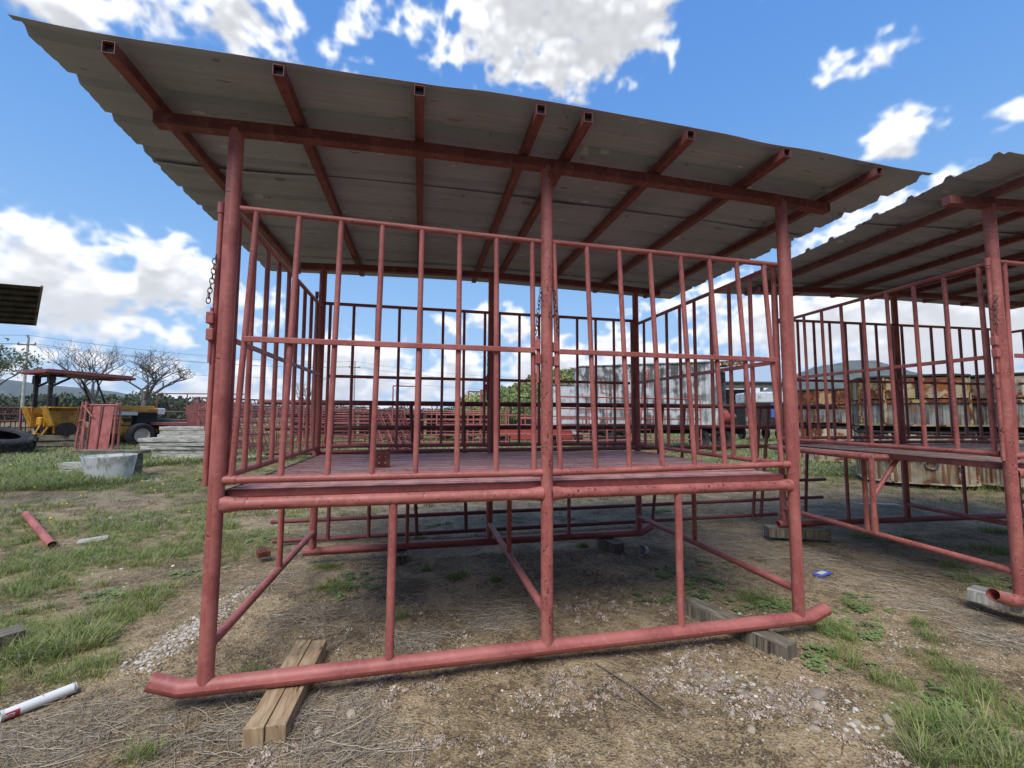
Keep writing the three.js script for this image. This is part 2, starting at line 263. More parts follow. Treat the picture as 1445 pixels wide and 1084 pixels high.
function lathe(pts, seg = 20, m) { let g = new THREE.LatheGeometry(pts.map(p => new THREE.Vector2(...p)), seg); g = g.toNonIndexed(); if (m) g.applyMatrix4(m); return g; }
function join(gs) { if (!Array.isArray(gs)) gs = [gs]; gs = gs.map(g => { g = g.index ? g.toNonIndexed() : g; for (const k of Object.keys(g.attributes)) if (!['position', 'normal', 'uv', 'color'].includes(k)) g.deleteAttribute(k); return g; }); return gs.length > 1 ? mergeGeometries(gs) : gs[0]; }
const ORD = ['first', 'second', 'third', 'fourth', 'fifth', 'sixth', 'seventh', 'eighth', 'ninth'];
const taken = {};
function numbered(name) { const n = taken[name] = (taken[name] ?? -1) + 1; return n ? name + '_' + String(n).padStart(3, '0') : name; }
function obj(name, gs, m, parent = scene) { const o = new THREE.Mesh(join(gs), m); o.name = parent === scene ? numbered(name) : name; o.castShadow = o.receiveShadow = true; parent.add(o); return o; }
function tag(o, label, category, group) { o.userData.label = label; o.userData.category = category; if (group) o.userData.group = group; return o; }
function thing(name, label, category, [x, y, z] = [0, 0, 0], ry = 0, group) { const o = new THREE.Group(); o.name = numbered(name); o.position.set(x, y, z); o.rotation.y = ry; scene.add(o); return tag(o, label, category, group); }
function dup(o, [x, y, z], ry, label, group) { const c = o.clone(); c.userData = { ...o.userData }; c.name = numbered(o.name.replace(/_\d\d\d$/, '')); c.position.set(x, y, z); c.rotation.y = ry; scene.add(c); if (label) c.userData.label = label; if (group) c.userData.group = group; return c; }
function struct(o) { o.userData.kind = 'structure'; return o; }
function stuff(o, label, category) { o.userData.kind = 'stuff'; return tag(o, label, category); }

// ---------------------------------------------------------------- ground: one sheet, dense near the sheds, reaching past the hills
const gauss = (x, z, cx, cz, rx, rz) => Math.exp(-(((x - cx) / rx) ** 2) - ((z - cz) / rz) ** 2);
function gh(x, z) {
  const dist = Math.hypot(x - 1.1, z - 2.7);
  let y = -0.15 + 0.045 * gauss(x, z, 2.0, 0.05, 0.9, 0.6) + 0.05 * gauss(x, z, 3.3, 0.75, 0.7, 0.35);
  y += (fbm2(x * 0.55 + 40, z * 0.55 + 40, 3) - 0.5) * 0.06;
  if (dist < 14) y += ((fbm2(x * 4 + 30, z * 4 + 60, 4) - 0.5) * 0.035 + (vn2(x * 17 + 90, z * 17 + 90) - 0.5) * 0.008) * (1 - ss(8, 14, dist));
  y += 0.26 * ss(7, 17, dist) * ss(6, -2, x) - 0.02 * ss(6, 12, x) + 1.5 * ss(40, 140, dist) * (fbm2(x * 0.012 + 20, z * 0.012 + 20, 3) - 0.25);
  return y;
}
const grassSpots = [[-1.37, -0.94, 0.25], [-1.79, -1.28, 0.2], [-0.95, -0.57, 0.15], [-0.14, 0.28, 0.07], [-1.33, -1.42, 0.25], [-1.26, -1.9, 0.2], [-2.68, -3.06, 0.5], [-2.44, -2.22, 0.3], [-1.82, -3.15, 0.4], [-3.1, -4.73, 0.5], [-1.78, -4.27, 0.3], [0.36, -1.65, 0.14], [0.17, -2.27, 0.12], [1.01, -0.91, 0.05], [1.53, -1.69, 0.1], [0.13, -0.3, 0.06], [1.22, -1.95, 0.05], [1.14, -3.16, 0.06], [1.9, -1.52, 0.05], [3.17, -2.44, 0.08], [4.13, -0.65, 0.16], [4.3, -0.15, 0.14], [4.91, -0.35, 0.08], [5.06, 0.01, 0.07], [4.92, 0.2, 0.07], [4.02, 0.54, 0.1], [4.03, 0.26, 0.12], [4.6, 0.5, 0.14], [4.46, 0.73, 0.16], [4.21, 0.78, 0.1], [3.77, 0.99, 0.2], [3.9, 1.11, 0.2], [4.42, 0.94, 0.14], [3.51, 1.07, 0.1], [4.31, 0.02, 0.15], [7.22, -2.14, 0.15], [6.94, -0.91, 0.12], [6.68, -0.56, 0.14], [8.17, -1.31, 0.2], [9.52, -1.88, 0.2], [7.57, -1.9, 0.15], [4.26, -0.48, 0.1]];
function grassAt(x, z) {                                   // how much of the ground is green at a place, 0..1
  let g = 0;
  for (const [cx, cz, r] of grassSpots) { const d = Math.hypot(x - cx, z - cz) / (r * 1.25); if (d < 1.6) g = Math.max(g, 1 - ss(0.5, 1.5, d + (vn2(x * 14, z * 14) - 0.5) * 0.7)); }
  const n = fbm2(x * 0.9 + 70, z * 0.9 + 70, 4), f = fbm2(x * 3.1 + 20, z * 3.1 + 20, 3);
  const left = ss(-0.5, -1.5, x + z * 0.08) * ss(0.42, 0.58, n * 0.6 + f * 0.4 + 0.04), back = ss(-4, -8, z) * ss(0.36, 0.55, n * 0.6 + f * 0.4) * 0.9, far = ss(9, 20, Math.hypot(x, z));
  return clamp(Math.max(g, left * 0.85, back, far * 0.75));
}
function axis(lo, hi, step, from, to, k) { const a = []; for (let t = lo; t < hi + 1e-6; t += step) a.push(t); let s = step, t = hi; while (t < to) { s = Math.min(s * k, 220); t += s; a.push(t); } s = step; t = lo; const b = []; while (t > from) { s = Math.min(s * k, 220); t -= s; b.push(t); } return b.reverse().concat(a); }
{
  const xs = axis(-3, 7.4, 0.04, -2600, 2600, 1.06), zs = axis(-3.6, 1.9, 0.04, -2600, 400, 1.06), nx = xs.length, nz = zs.length;
  const pos = new Float32Array(nx * nz * 3), uv = new Float32Array(nx * nz * 2), col = new Float32Array(nx * nz * 3), idx = [];
  for (let j = 0; j < nz; j++) for (let i = 0; i < nx; i++) {
    const k = j * nx + i, x = xs[i], z = zs[j]; pos.set([x, gh(x, z), z], k * 3); uv.set([x / 5, z / 5], k * 2);
    const n = fbm2(x * 0.7 + 11, z * 0.7 + 5, 4), g = grassAt(x, z);
    let c = m3([0.66, 0.62, 0.53], [0.535, 0.495, 0.41], ss(0.35, 0.68, n));
    c = m3(c, [0.72, 0.65, 0.55], ss(0.56, 0.72, fbm2(x * 1.9 + 3, z * 1.9 + 9, 4)) * 0.5);
    c = m3(c, [0.40, 0.43, 0.20], g * 0.68);
    col.set(c, k * 3);
  }
  for (let j = 0; j < nz - 1; j++) for (let i = 0; i < nx - 1; i++) { const a = j * nx + i, b = a + nx; idx.push(a, b, a + 1, a + 1, b, b + 1); }
  const g = new THREE.BufferGeometry(); g.setAttribute('position', new THREE.BufferAttribute(pos, 3)); g.setAttribute('uv', new THREE.BufferAttribute(uv, 2)); g.setAttribute('color', new THREE.BufferAttribute(col, 3)); g.setIndex(idx); g.computeVertexNormals();
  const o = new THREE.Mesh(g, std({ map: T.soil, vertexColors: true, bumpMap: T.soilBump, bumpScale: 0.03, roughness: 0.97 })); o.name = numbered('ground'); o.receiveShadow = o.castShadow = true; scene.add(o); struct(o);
}

// ---------------------------------------------------------------- the livestock sheds
const L = 3.939, D = 2.3747, MID = 1.9711;
function chainGeo(x, y, z, n, lean = 0, seed = 1) { const gs = [], r = rng(seed); for (let i = 0; i < n; i++) { let g = new THREE.TorusGeometry(0.0125, 0.0033, 5, 10).toNonIndexed(); g.applyMatrix4(new THREE.Matrix4().compose(V(x + lean * i * 0.028 + (r() - 0.5) * 0.006, y - i * 0.029, z + (r() - 0.5) * 0.004), new THREE.Quaternion().setFromEuler(new THREE.Euler(0, (i % 2 ? 0.25 : 1.6) + r() * 0.4, (r() - 0.5) * 0.3)), V(0.85, 1.45, 1))); gs.push(g); } return gs; }
function latch(parent, x, y, z, m) { const l = obj('gate_latch', [bx(0.04, 0.07, 0.04, x, y, z, { r: 0.006 }), bx(0.038, 0.07, 0.042, x + 0.004, y - 0.098, z, { r: 0.006 }), tb([x + 0.004, y + 0.06, z], [x + 0.004, y - 0.26, z], 0.01, 8)], m, parent); return l; }
const bow = (x) => 0.042 * (1 - ((x - MID) / 2.3) ** 2);                     // beams and roof are arched a little along their length
function roofSheet(z0, z1, x0, x1, yAt, lift, seed) {                        // ribbed metal sheet, ribs along x
  const r = rng(seed), prof = [], pitch = 0.305; let z = z0 - 0.03;
  prof.push([z0, 0]);
  while (z - 0.11 > z1) { prof.push([z, 0], [z - 0.024, 0.034], [z - 0.058, 0.034], [z - 0.082, 0]); prof.push([z - 0.135, 0], [z - 0.145, 0.004], [z - 0.16, 0.004], [z - 0.17, 0]); prof.push([z - 0.225, 0], [z - 0.235, 0.004], [z - 0.25, 0.004], [z - 0.26, 0]); z -= pitch; }
  const pr = prof.filter(p => p[0] >= z1); pr.push([z1, pr[pr.length - 1][1]]);
  const nx = 60, pos = [], uv = [], idx = [], ph = r() * 6, n = pr.length;
  for (const side of [0, 1]) for (let i = 0; i <= nx; i++) for (let j = 0; j < n; j++) {
    const [zz, h] = pr[j], x = mix(x0, x1, i / nx) + (i === 0 || i === nx ? (vn2(zz * 3 + seed, i) - 0.5) * 0.02 : 0), e = Math.min(i, nx - i) / nx;
    const curl = (z0 - zz < 0.06 ? (vn2(x * 2.6 + seed * 3, 4) - 0.5) * 0.014 : 0) + 0.035 * Math.exp(-i / nx * 14) * ss(-1.2, 0.4, zz);
    pos.push(x, yAt(x, zz) + h + lift + curl + Math.sin(x * 2.1 + ph) * 0.004 + (side ? 0.0022 : 0), zz); uv.push(x / 4, zz);
  }
  const S = (nx + 1) * n;
  for (let i = 0; i < nx; i++) for (let j = 0; j < n - 1; j++) { const a = i * n + j, b = a + n; idx.push(a, b, a + 1, a + 1, b, b + 1); idx.push(S + a, S + a + 1, S + b, S + a + 1, S + b + 1, S + b); }
  for (let i = 0; i < nx; i++) for (const j of [0, n - 1]) { const a = i * n + j, b = a + n; idx.push(a, S + a, b, b, S + a, S + b); }
  for (const i of [0, nx]) for (let j = 0; j < n - 1; j++) { const a = i * n + j; idx.push(a, a + 1, S + a, a + 1, S + a + 1, S + a); }
  const g = new THREE.BufferGeometry(); g.setAttribute('position', new THREE.Float32BufferAttribute(pos, 3)); g.setAttribute('uv', new THREE.Float32BufferAttribute(uv, 2)); g.setIndex(idx); const q = g.toNonIndexed(); q.computeVertexNormals(); return q;
}
function makeShed(o) {
  const t = thing('livestock_shed', o.label, 'shed', o.at, o.turn, 'red pipe livestock sheds');
  const red = o.worn ? M.redWorn : M.red, worn = M.redWorn;
  // skids with turned-up ends
  obj('skid', pipePath([[-0.265, 0.055, 0], [-0.115, 0, 0], [4.04, 0, 0], [4.185, 0.05, 0]], 0.046, 16), o.worn ? worn : M.red, t);
  obj('skid', pipePath([[-0.09, 0.0, -D], [0.0, 0, -D], [3.96, 0, -D], [4.12, 0.075, -D]], 0.044, 14), red, t);
  // posts
  for (const [x, mat] of [[0, red], [MID, worn], [L, red]]) obj('post', tb([x, 0, 0], [x, 3.215 + bow(x), 0], 0.041, 18), mat, t);
  for (const x of [0, MID, L]) obj('post', tb([x, 0, -D], [x, 3.185 + bow(x) * 1.4, -D], 0.04, 14), red, t);
  // beams, arched, in a darker red that paints in the roof shade
  for (const [z, y0, k, xa, xb] of [[0, 3.243, 1, -0.43, 4.39], [-D, 3.213, 1.5, -0.24, 4.3]]) { const gs = []; const n = 6; for (let i = 0; i < n; i++) { const a = mix(xa, xb, i / n), b = mix(xa, xb, (i + 1) / n); gs.push(beam([a - (i ? 0.003 : 0), y0 + (bow(a) - 0.012) * k, z], [b, y0 + (bow(b) - 0.012) * k, z], 0.072, 0.072)); } obj('beam', gs, M.redDullAndShade, t); }
  // lower pipes
  for (const x of [0, MID, L]) { obj('cross_pipe', tb([x, 0.206, -0.02], [x, 0.206, -D + 0.02], 0.029, 12), red, t); obj('support', tb([x, 0.215, -1.22], [x, 0.99, -1.22], 0.024, 10), red, t); }
  for (const x of [0.98, 2.95]) { obj('support', tb([x, 0.02, 0], [x, 0.97, 0], 0.026, 12), red, t); obj('support', tb([x + 0.03, 0.02, -D], [x + 0.03, 0.97, -D], 0.022, 10), red, t); }
  // deck rails: pipe flattened where it meets the posts
  for (const [a, b] of [[0.03, MID - 0.03], [MID + 0.03, L - 0.03]]) { const g = [tb([a + 0.05, 0.984, 0], [b - 0.05, 0.984, 0], 0.037, 16)]; for (const [p, q] of [[a, a + 0.1], [b, b - 0.1]]) { let f = tb([p, 0, 0], [q, 0, 0], 0.05, 14, 0.037, false); f.scale(1, 1, 0.82); f.translate(0, 0.984, 0); g.push(f); } obj('deck_rail', g, o.worn ? worn : M.redWorn, t); }
  obj('deck_rail', tb([0.02, 0.975, -D], [L - 0.02, 0.975, -D], 0.034, 12), red, t);
  for (const x of [MID]) obj('joist', tb([x, 0.972, -0.03], [x, 0.972, -D + 0.03], 0.025, 10), red, t);
  for (const x of [0.5, 1.0, 1.48, 2.45, 2.95, 3.45]) obj('joist', bx(0.05, 0.03, D - 0.08, x, 0.993, -D / 2, { r: 0.004 }), red, t);
  // deck planks: folded steel channels
  const rp = rng(o.seed), n = 26, pitch = (D - 0.07) / n;
  for (let i = 0; i < n; i++) { const z = -0.075 - i * pitch, sag = (rp() - 0.5) * 0.006, p = obj('deck_plank', bx(L - 0.065 - rp() * 0.02, 0.046, pitch - 0.027, L / 2 + (rp() - 0.5) * 0.01, 1.034 + sag, z, { r: 0.007 }), o.worn ? M.redDullAndShade : M.red, t); const tr = bx(L - 0.09, 0.004, pitch - 0.041, L / 2, 1.0588 + sag, z, { r: 0.0015 }), uv = tr.attributes.uv; for (let k = 0; k < uv.count; k++) uv.setXY(k, uv.getX(k) * 0.25, uv.getY(k) * 2); obj('worn_tread', tr, o.worn ? M.deckWorn : M.deck, p); p.rotation.z = (rp() - 0.5) * 0.0012; }
  for (const x of [0.024, L - 0.024]) obj('edge_channel', bx(0.012, 0.052, D - 0.06, x, 1.033, -D / 2 - 0.005, { r: 0.003 }), M.redDullAndShade, t);
  // gates
  const gate = (axisPts, bars, strapZ, mat) => {
    const [ta, tbp, ba, bb, ma, mb] = axisPts;
    const f = new THREE.Group(); f.name = 'gate'; t.add(f); obj('top_rail', tb(ta, tbp, 0.0195, 12), mat, f); obj('bottom_rail', tb(ba, bb, 0.0225, 12), mat, f);
    obj('gate_strap', beam(ma, mb, 0.011, 0.036), mat, f);
    for (const [p, q] of bars) obj('gate_bar', tb(p, q, 0.0175, 10), mat, f);
    for (const [p, q] of [[ba, bb], [bb, ba]]) { const d = V(...q).sub(V(...p)).normalize(); const e = V(...p).addScaledVector(d, 0.07); obj('gate_sleeve', tb(p, [e.x, e.y, e.z], 0.0262, 12), mat, f); }
    return f;
  };
  const fl = [[0.129, 0.073], [0.371, 0.334], [0.616, 0.592], [0.868, 0.848], [1.118, 1.109], [1.366, 1.368], [1.616, 1.624], [1.868, 1.882]], fr = [[2.026, 2.065], [2.272, 2.323], [2.523, 2.577], [2.77, 2.833], [3.023, 3.093], [3.27, 3.346], [3.512, 3.599], [3.758, 3.845]];
  gate([[0.03, 2.745, -0.01], [1.945, 2.715, -0.01], [0.03, 1.123, 0], [MID - 0.03, 1.122, 0], [0.105, 1.944, 0.022], [1.885, 1.944, 0.022]], fl.map(([a, b]) => [[a, 2.73, -0.01], [b, 1.13, 0]]), 0.02, M.red);
  gate([[1.985, 2.722, -0.01], [3.88, 2.713, -0.01], [MID + 0.03, 1.122, 0], [L - 0.03, 1.142, 0], [2.05, 1.942, 0.022], [3.83, 1.944, 0.022]], fr.map(([a, b]) => [[a, 2.715, -0.01], [b, 1.132, 0]]), 0.02, M.red);
  for (const [x, s] of [[0.0, 1], [L, -1]]) { const bars = []; for (let i = 0; i < 9; i++) { const z = -0.1 - i * 0.2575; bars.push([[x, 2.735, z], [x + s * 0.01, 1.14, z + 0.004]]); } gate([[x, 2.735, -0.05], [x, 2.735, -D + 0.05], [x, 1.135, -0.05], [x, 1.135, -D + 0.05], [x + s * 0.022, 1.945, -0.09], [x + s * 0.022, 1.945, -D + 0.12]], bars, 0, red); }
  for (const [a, b, x0] of [[0.04, 1.935, 0.09], [2.005, 3.9, 2.075]]) { const bars = []; for (let i = 0; i < 8; i++) bars.push([[x0 + i * 0.2575, 2.785, -D], [x0 + i * 0.2575, 1.15, -D]]); gate([[a, 2.785, -D], [b, 2.785, -D], [a, 1.15, -D], [b, 1.15, -D], [a + 0.04, 1.945, -D - 0.022], [b - 0.04, 1.945, -D - 0.022]], bars, 0, red); }
  obj('rear_rail', tb([0.03, 1.085, -D], [L - 0.03, 1.085, -D], 0.022, 10), red, t);
  // latch rods, latches and chains
  for (const [x, z, a, b, z2] of [[-0.06, 0.0, 1.09, 2.76, 0.01], [L + 0.068, -0.01, 1.04, 2.93, -0.02], [-0.055, -D + 0.03, 1.3, 2.9, 0]]) obj('latch_rod', [tb([x, a, z], [x, b, z], 0.0145, 10), tb([x, b - 0.06, z], [x, b + 0.005, z], 0.019, 10)], red, t);
  latch(t, -0.074, 2.06, 0.015, red); latch(t, MID - 0.072, 1.985, 0.01, red); latch(t, MID + 0.062, 1.975, 0.0, red); latch(t, MID - 0.05, 1.95, -D + 0.02, red); latch(t, L - 0.06, 2.0, -D + 0.02, red);
  for (const [x, y, z, k, ln] of [[-0.058, 2.42, 0.035, 10, -0.1], [MID - 0.05, 2.36, 0.02, 11, -0.12], [MID + 0.052, 2.36, 0.01, 11, 0.08], [MID - 0.046, 2.3, -D + 0.03, 11, 0]]) obj('chain', chainGeo(x, y, z, k, ln, 7 + k), M.chain, t);
  // rafters: square tubes, a dark plug painting shade into the open ends
  const dx = o.roofShift, rb = [-0.42, 0.35, 1.087, 1.81, 2.116, 2.835, 3.59, 4.4];
  for (const x of rb) { const y = 3.318 + bow(x), g = []; const zf = 0.415, zr = -2.93; for (const [w, h, ox, oy] of [[0.056, 0.003, 0, 0.0295], [0.056, 0.003, 0, -0.0295], [0.003, 0.056, 0.0265, 0], [0.003, 0.056, -0.0265, 0]]) g.push(bx(w, h, zf - zr, x + ox + dx, y + oy, (zf + zr) / 2)); const rf = obj('rafter', g, M.redDullAndShade, t); obj('inner_wall_or_shade_plug', bx(0.05, 0.056, 0.02, x + dx, y, zf - 0.03), M.dark, rf); }  // the darker red also puts roof shade into the rafter colour
  // roof sheets, lapped
  const yAt = (x, z) => 3.362 + Math.max(-0.012, bow(x - dx)) + 0.004 * z, X0 = -0.84 + dx, X1 = 4.93 + dx;
  const laps = [[0.40, -0.80], [-0.70, -1.94], [-1.84, -3.12]];
  laps.forEach(([a, b], i) => obj('roof_sheet', roofSheet(a, b, X0 + (i === 1 ? 0.012 : 0), X1 + (i === 1 ? -0.02 : 0.02), yAt, i === 1 ? 0 : 0.016, o.seed + i), M.sheet, t));
  return t;
}
const shedA = makeShed({ at: [0, 0, 0], turn: 0, label: 'red pipe livestock shed with barred gates and open metal roof, standing on timber blocks', seed: 3, roofShift: 0 });
const shedB = makeShed({ at: [5.80, 0.075, 0.234], turn: -0.059, worn: true, label: 'red pipe livestock shed with worn deck and side step, beside the rusty bins', seed: 8, roofShift: 0.42 });
{ // the extra side step, leg and brace of the second shed
  obj('side_step', [bx(0.16, 0.03, 1.36, -0.1, 1.035, -1.68, { r: 0.005, us: 0.25 })], M.deckWorn, shedB);
  obj('step_rail', pipePath([[-0.18, 1.02, -2.36], [-0.18, 1.02, -0.98], [0.55, 1.02, -0.98]], 0.026, 10), M.redWorn, shedB);
  obj('step_leg', [tb([-0.18, 1.02, -0.98], [-0.18, 0.36, -0.98], 0.026, 12), tb([-0.18, 0.42, -0.98], [-0.18, 0.27, -0.98], 0.031, 12)], M.redWorn, shedB);
  obj('step_brace', tb([-0.18, 0.62, -0.98], [0.14, 1.0, -0.98], 0.021, 10), M.redWorn, shedB);
}

// ---------------------------------------------------------------- pipe panels behind the sheds
function pipePanel(name, label, at, ry, w, rails, ups, { r = 0.02, ru = 0.018, mat = M.redDullAndShade, tilt = 0, group, lean = 0, category = 'panel', ends = true } = {}) {
  const t = thing(name, label, category, at, ry, group), h = Math.max(...rails), lo = Math.min(...rails), k = Math.tan(lean); t.rotation.order = 'YXZ'; t.rotation.x = tilt;
  for (const y of rails) obj('rail', tb([0 + y * k * 0, y, 0], [w, y, 0], r, 8), mat, t);
  for (const x of ups) obj('upright', tb([x, lo, ru * 0.6], [x + k * (h - lo), h, ru * 0.6], ru, 8), mat, t);
  if (ends) for (const x of [0, w]) obj('upright', tb([x, lo - 0.04, 0], [x, h, 0], r, 8), mat, t);
  return t;
}
function lean(label, at, ry, tilt, w, h, n, group, opts = {}) { const rails = []; for (let i = 0; i < n; i++) rails.push(0.1 + i * (h - 0.1) / (n - 1)); const ups = []; for (let x = w / 3; x < w - 0.1; x += w / 3) ups.push(x); return pipePanel(opts.name ?? 'corral_panel', label, at, ry, w, rails, ups, { tilt, group, r: 0.019, ru: 0.016, ...opts }); }
// long pipe fence directly behind the first shed
{
  const t = thing('pipe_fence', 'long low fence of thick rusty red pipes directly behind the nearest shed', 'fence', [-0.9, 0, -3.2], 0);
  for (const [y, x0, x1, r] of [[1.66, 0, 9.05, 0.035], [1.33, 0.1, 8.95, 0.033], [1.01, 0.12, 8.0, 0.03], [0.44, 0.15, 8.75, 0.026], [0.15, 0.22, 8.68, 0.026], [-0.09, 0.25, 7.75, 0.028]]) obj('rail', tb([x0, y, 0], [x1, y + 0.02, 0], r, 10), M.redDullAndShade, t);
  for (const [xb, xt] of [[2.02, 1.9], [2.68, 2.62], [3.9, 3.9], [5.5, 5.72], [5.95, 6.1], [7.28, 7.5], [7.43, 7.66], [0.9, 0.9], [1.4, 1.38], [8.3, 8.45]]) obj('upright', tb([xb, -0.1, 0.02], [xt, 1.66, 0.02], 0.024, 8), M.redDullAndShade, t);
}
const G1 = 'panels standing in the yard', G2 = 'leaning panels in a stack';
pipePanel('corral_panel', 'tall pale red pipe panel with seven rails in front of the white trailer', [4.55, -0.12, -7.45], 0.072, 4.3, [2.12, 1.82, 1.56, 1.3, 1.0, 0.68, 0.36], [1.35, 2.8], { mat: M.redFaded, group: G1 });
pipePanel('corral_panel', 'pale red pipe panel with loose slanted bar beside the orange machine', [1.55, -0.1, -8.5], 0.18, 2.9, [1.95, 1.62, 1.35, 1.1, 0.8, 0.5, 0.22], [1.0, 1.95], { mat: M.redFaded, group: G1 });
for (let i = 0; i < 2; i++) pipePanel('walk_gate', ORD[i] + ' narrow tall walk-through gate frame, counted towards the white trailer', [2.45 + i * 0.28, -0.1, -9.25 + i * 0.5], 0.5, 0.46, [2.3, 0.35, 0.1], [], { mat: M.redFaded, group: 'narrow walk gates', category: 'gate' });
pipePanel('corral_panel', 'long pale red pipe panel in front of the red pickup', [3.3, -0.1, -10.2], 0.12, 3.4, [1.95, 1.6, 1.3, 1.0, 0.7, 0.3], [1.1, 2.2], { mat: M.redFaded, group: G1 });
pipePanel('corral_panel', 'pale red panel with close rails standing behind the narrow walk gates', [0.6, 0.0, -11.8], 0.05, 3.6, [1.85, 1.6, 1.35, 1.1, 0.85, 0.6, 0.3], [0.9, 1.8, 2.7], { mat: M.redFaded, group: G1 });
pipePanel('corral_panel', 'dull red panel standing close in front of the trailer wheels', [6.2, -0.05, -12.4], 0.25, 4.6, [1.5, 1.25, 1.0, 0.75, 0.5, 0.25], [1.1, 2.3, 3.5], { mat: M.redDullAndShade, group: G1 });
pipePanel('corral_panel', 'red pipe panel filling the gap between the loose row and the slanted stack', [-1.9, 0.0, -12.6], 0.1, 2.4, [1.7, 1.45, 1.2, 0.95, 0.7, 0.4], [0.8, 1.6], { mat: M.redDullAndShade, group: G1 });
{ const o = tag(obj('prop_bar', tb([6.35, -0.1, -7.2], [7.0, 2.75, -7.35], 0.035, 8), M.redFaded), 'single slanted pink pipe leaning on the tall pale panel by the white trailer', 'pipe'); }
for (let i = 0; i < 7; i++) lean(ORD[i] + ' red pipe panel of the slanted stack, counted towards the orange loader', [0.15 + i * 0.13, 0.02, -10.9 - i * 0.03], 1.25 + (i % 3) * 0.05, -0.36 - (i % 2) * 0.05, 1.7, 1.75 - (i % 2) * 0.1, 6, G2, { mat: i % 2 ? M.redFaded : M.redDullAndShade });
pipePanel('corral_panel', 'tall upright red pipe frame above the leaning stack of panels', [0.25, 0.0, -11.3], 0.1, 0.75, [2.45, 0.2], [], { group: G1, mat: M.redFaded });
// panels between the tractor and the first shed's corner post
{
  const t = thing('loading_chute', 'red cattle chute with solid sheet side leaning behind the white timber stack', 'chute', [-7.55, 0.08, -15.6], -0.35);
  const sh = obj('side_sheet', bx(0.85, 1.35, 0.03, 0.55, 1.15, 0.1, { rz: 0.16, r: 0.004 }), M.redDullAndShade, t); obj('rib', bx(0.04, 1.35, 0.05, 0.98, 1.15, 0.13, { rz: 0.16 }), M.red, t);
  for (let i = 0; i < 6; i++) obj('rail', tb([0.2, 0.45 + i * 0.28, -0.3], [2.3, 0.45 + i * 0.28, -0.3], 0.02, 8), M.redDullAndShade, t);
  for (const x of [0.2, 1.3, 1.6, 2.3]) obj('post', tb([x, 0, -0.3], [x - 0.12, 1.95, -0.3], 0.026, 8), M.red, t);
  obj('sill', bx(2.6, 0.12, 0.12, 1.2, 0.42, 0, { r: 0.005 }), M.redDullAndShade, t);
}
pipePanel('corral_panel', 'wide red pipe frame standing far behind the loading chute', [-14.6, 0.25, -27], -0.2, 5.5, [2.5, 1.4, 0.9], [1.8, 3.6], { r: 0.035, ru: 0.03, group: G1 });
for (let i = 0; i < 9; i++) lean(ORD[i] + ' red pipe panel of the loose row, counted from the loading chute', [-6.6 + i * 0.62, 0.0, -14.2 - (i % 3) * 0.55], 0.1 + (i % 4) * 0.22, -0.1 - (i % 3) * 0.07, 2.5, 1.75 + (i % 3) * 0.12, 7, 'loose row of panels', { mat: i % 2 ? M.redDullAndShade : M.redFaded });
for (let i = 0; i < 4; i++) lean(ORD[i] + ' steeply tipped red pipe panel in front of the loose row', [-5.0 + i * 0.16, 0.0, -11.6 + i * 0.1], 1.0, -0.42, 1.9, 2.2, 6, 'tipped panels', { mat: M.redDullAndShade });
for (let i = 0; i < 6; i++) lean(ORD[i] + ' slatted red panel in the rack behind the big tyre, counted towards the tractor', [-15.1 + i * 0.16, 0.1, -15.6 - i * 0.22], 0.7, -0.4, 1.9, 1.75, 7, 'rack of slatted panels', { mat: M.redDullAndShade, r: 0.028 });
{ // row of stock racks, dark inside with pale rails
  for (let k = 0; k < 3; k++) {
    const t = thing('stock_rack', ORD[k] + ' dark slatted cattle rack with pale rails, counted from the loose row of panels', 'rack', [-6.2 + k * 3.75, 0.05, -22.2 + k * 0.55], -0.16, 'row of dark cattle racks');
    obj('back_wall', bx(3.6, 1.25, 0.08, 1.8, 0.9, -1.1), M.sheetDark, t); obj('roof_board', bx(3.7, 0.06, 1.3, 1.8, 1.72, -0.5), M.redFaded, t); obj('end_wall', bx(0.08, 1.5, 1.1, 3.6, 0.85, -0.55), M.redDullAndShade, t);
    for (let i = 0; i < 6; i++) obj('rail', tb([0, 0.35 + i * 0.23, 0], [3.6, 0.35 + i * 0.23, 0], 0.022, 6), M.redFaded, t);
    for (const x of [0.02, 1.2, 2.4, 3.55]) obj('post', tb([x, 0, 0.02], [x, 1.72, 0.02], 0.03, 6), M.redDullAndShade, t);
  }
}
// ---------------------------------------------------------------- wheels
function wheelGeo(R, w, lugs) {                              // axis along x; returns tyre and rim geometries
  const turn = new THREE.Matrix4().makeRotationZ(Math.PI / 2), r0 = R * 0.56;
  const tyre = [lathe([[r0, -w * 0.36], [r0 + 0.02, -w * 0.44], [R * 0.86, -w * 0.5], [R * 0.96, -w * 0.42], [R, -w * 0.25], [R, w * 0.25], [R * 0.96, w * 0.42], [R * 0.86, w * 0.5], [r0 + 0.02, w * 0.44], [r0, w * 0.36]], 36, turn)];
  if (lugs) for (let i = 0; i < lugs; i++) for (const s of [-1, 1]) { const g = bx(w * 0.56, R * 0.06, R * 0.085, s * w * 0.24, 0, 0, { ry: s * 0.6 }); g.translate(0, R * 1.01, 0); g.rotateX((i + (s > 0 ? 0.5 : 0)) / lugs * 6.2832); tyre.push(g); }
  const rim = [lathe([[0.001, -w * 0.12], [r0 * 0.34, -w * 0.12], [r0 * 0.4, -w * 0.02], [r0 * 0.8, 0.02], [r0 * 0.9, -w * 0.3], [r0, -w * 0.38], [r0 * 1.02, -w * 0.3], [r0, w * 0.36]], 28, turn)];
  for (let i = 0; i < 6; i++) { const a = i / 6 * 6.283; rim.push(tb([w * 0.1, Math.cos(a) * r0 * 0.26, Math.sin(a) * r0 * 0.26], [w * 0.18, Math.cos(a) * r0 * 0.26, Math.sin(a) * r0 * 0.26], 0.02, 6)); }
  return { tyre, rim };
}
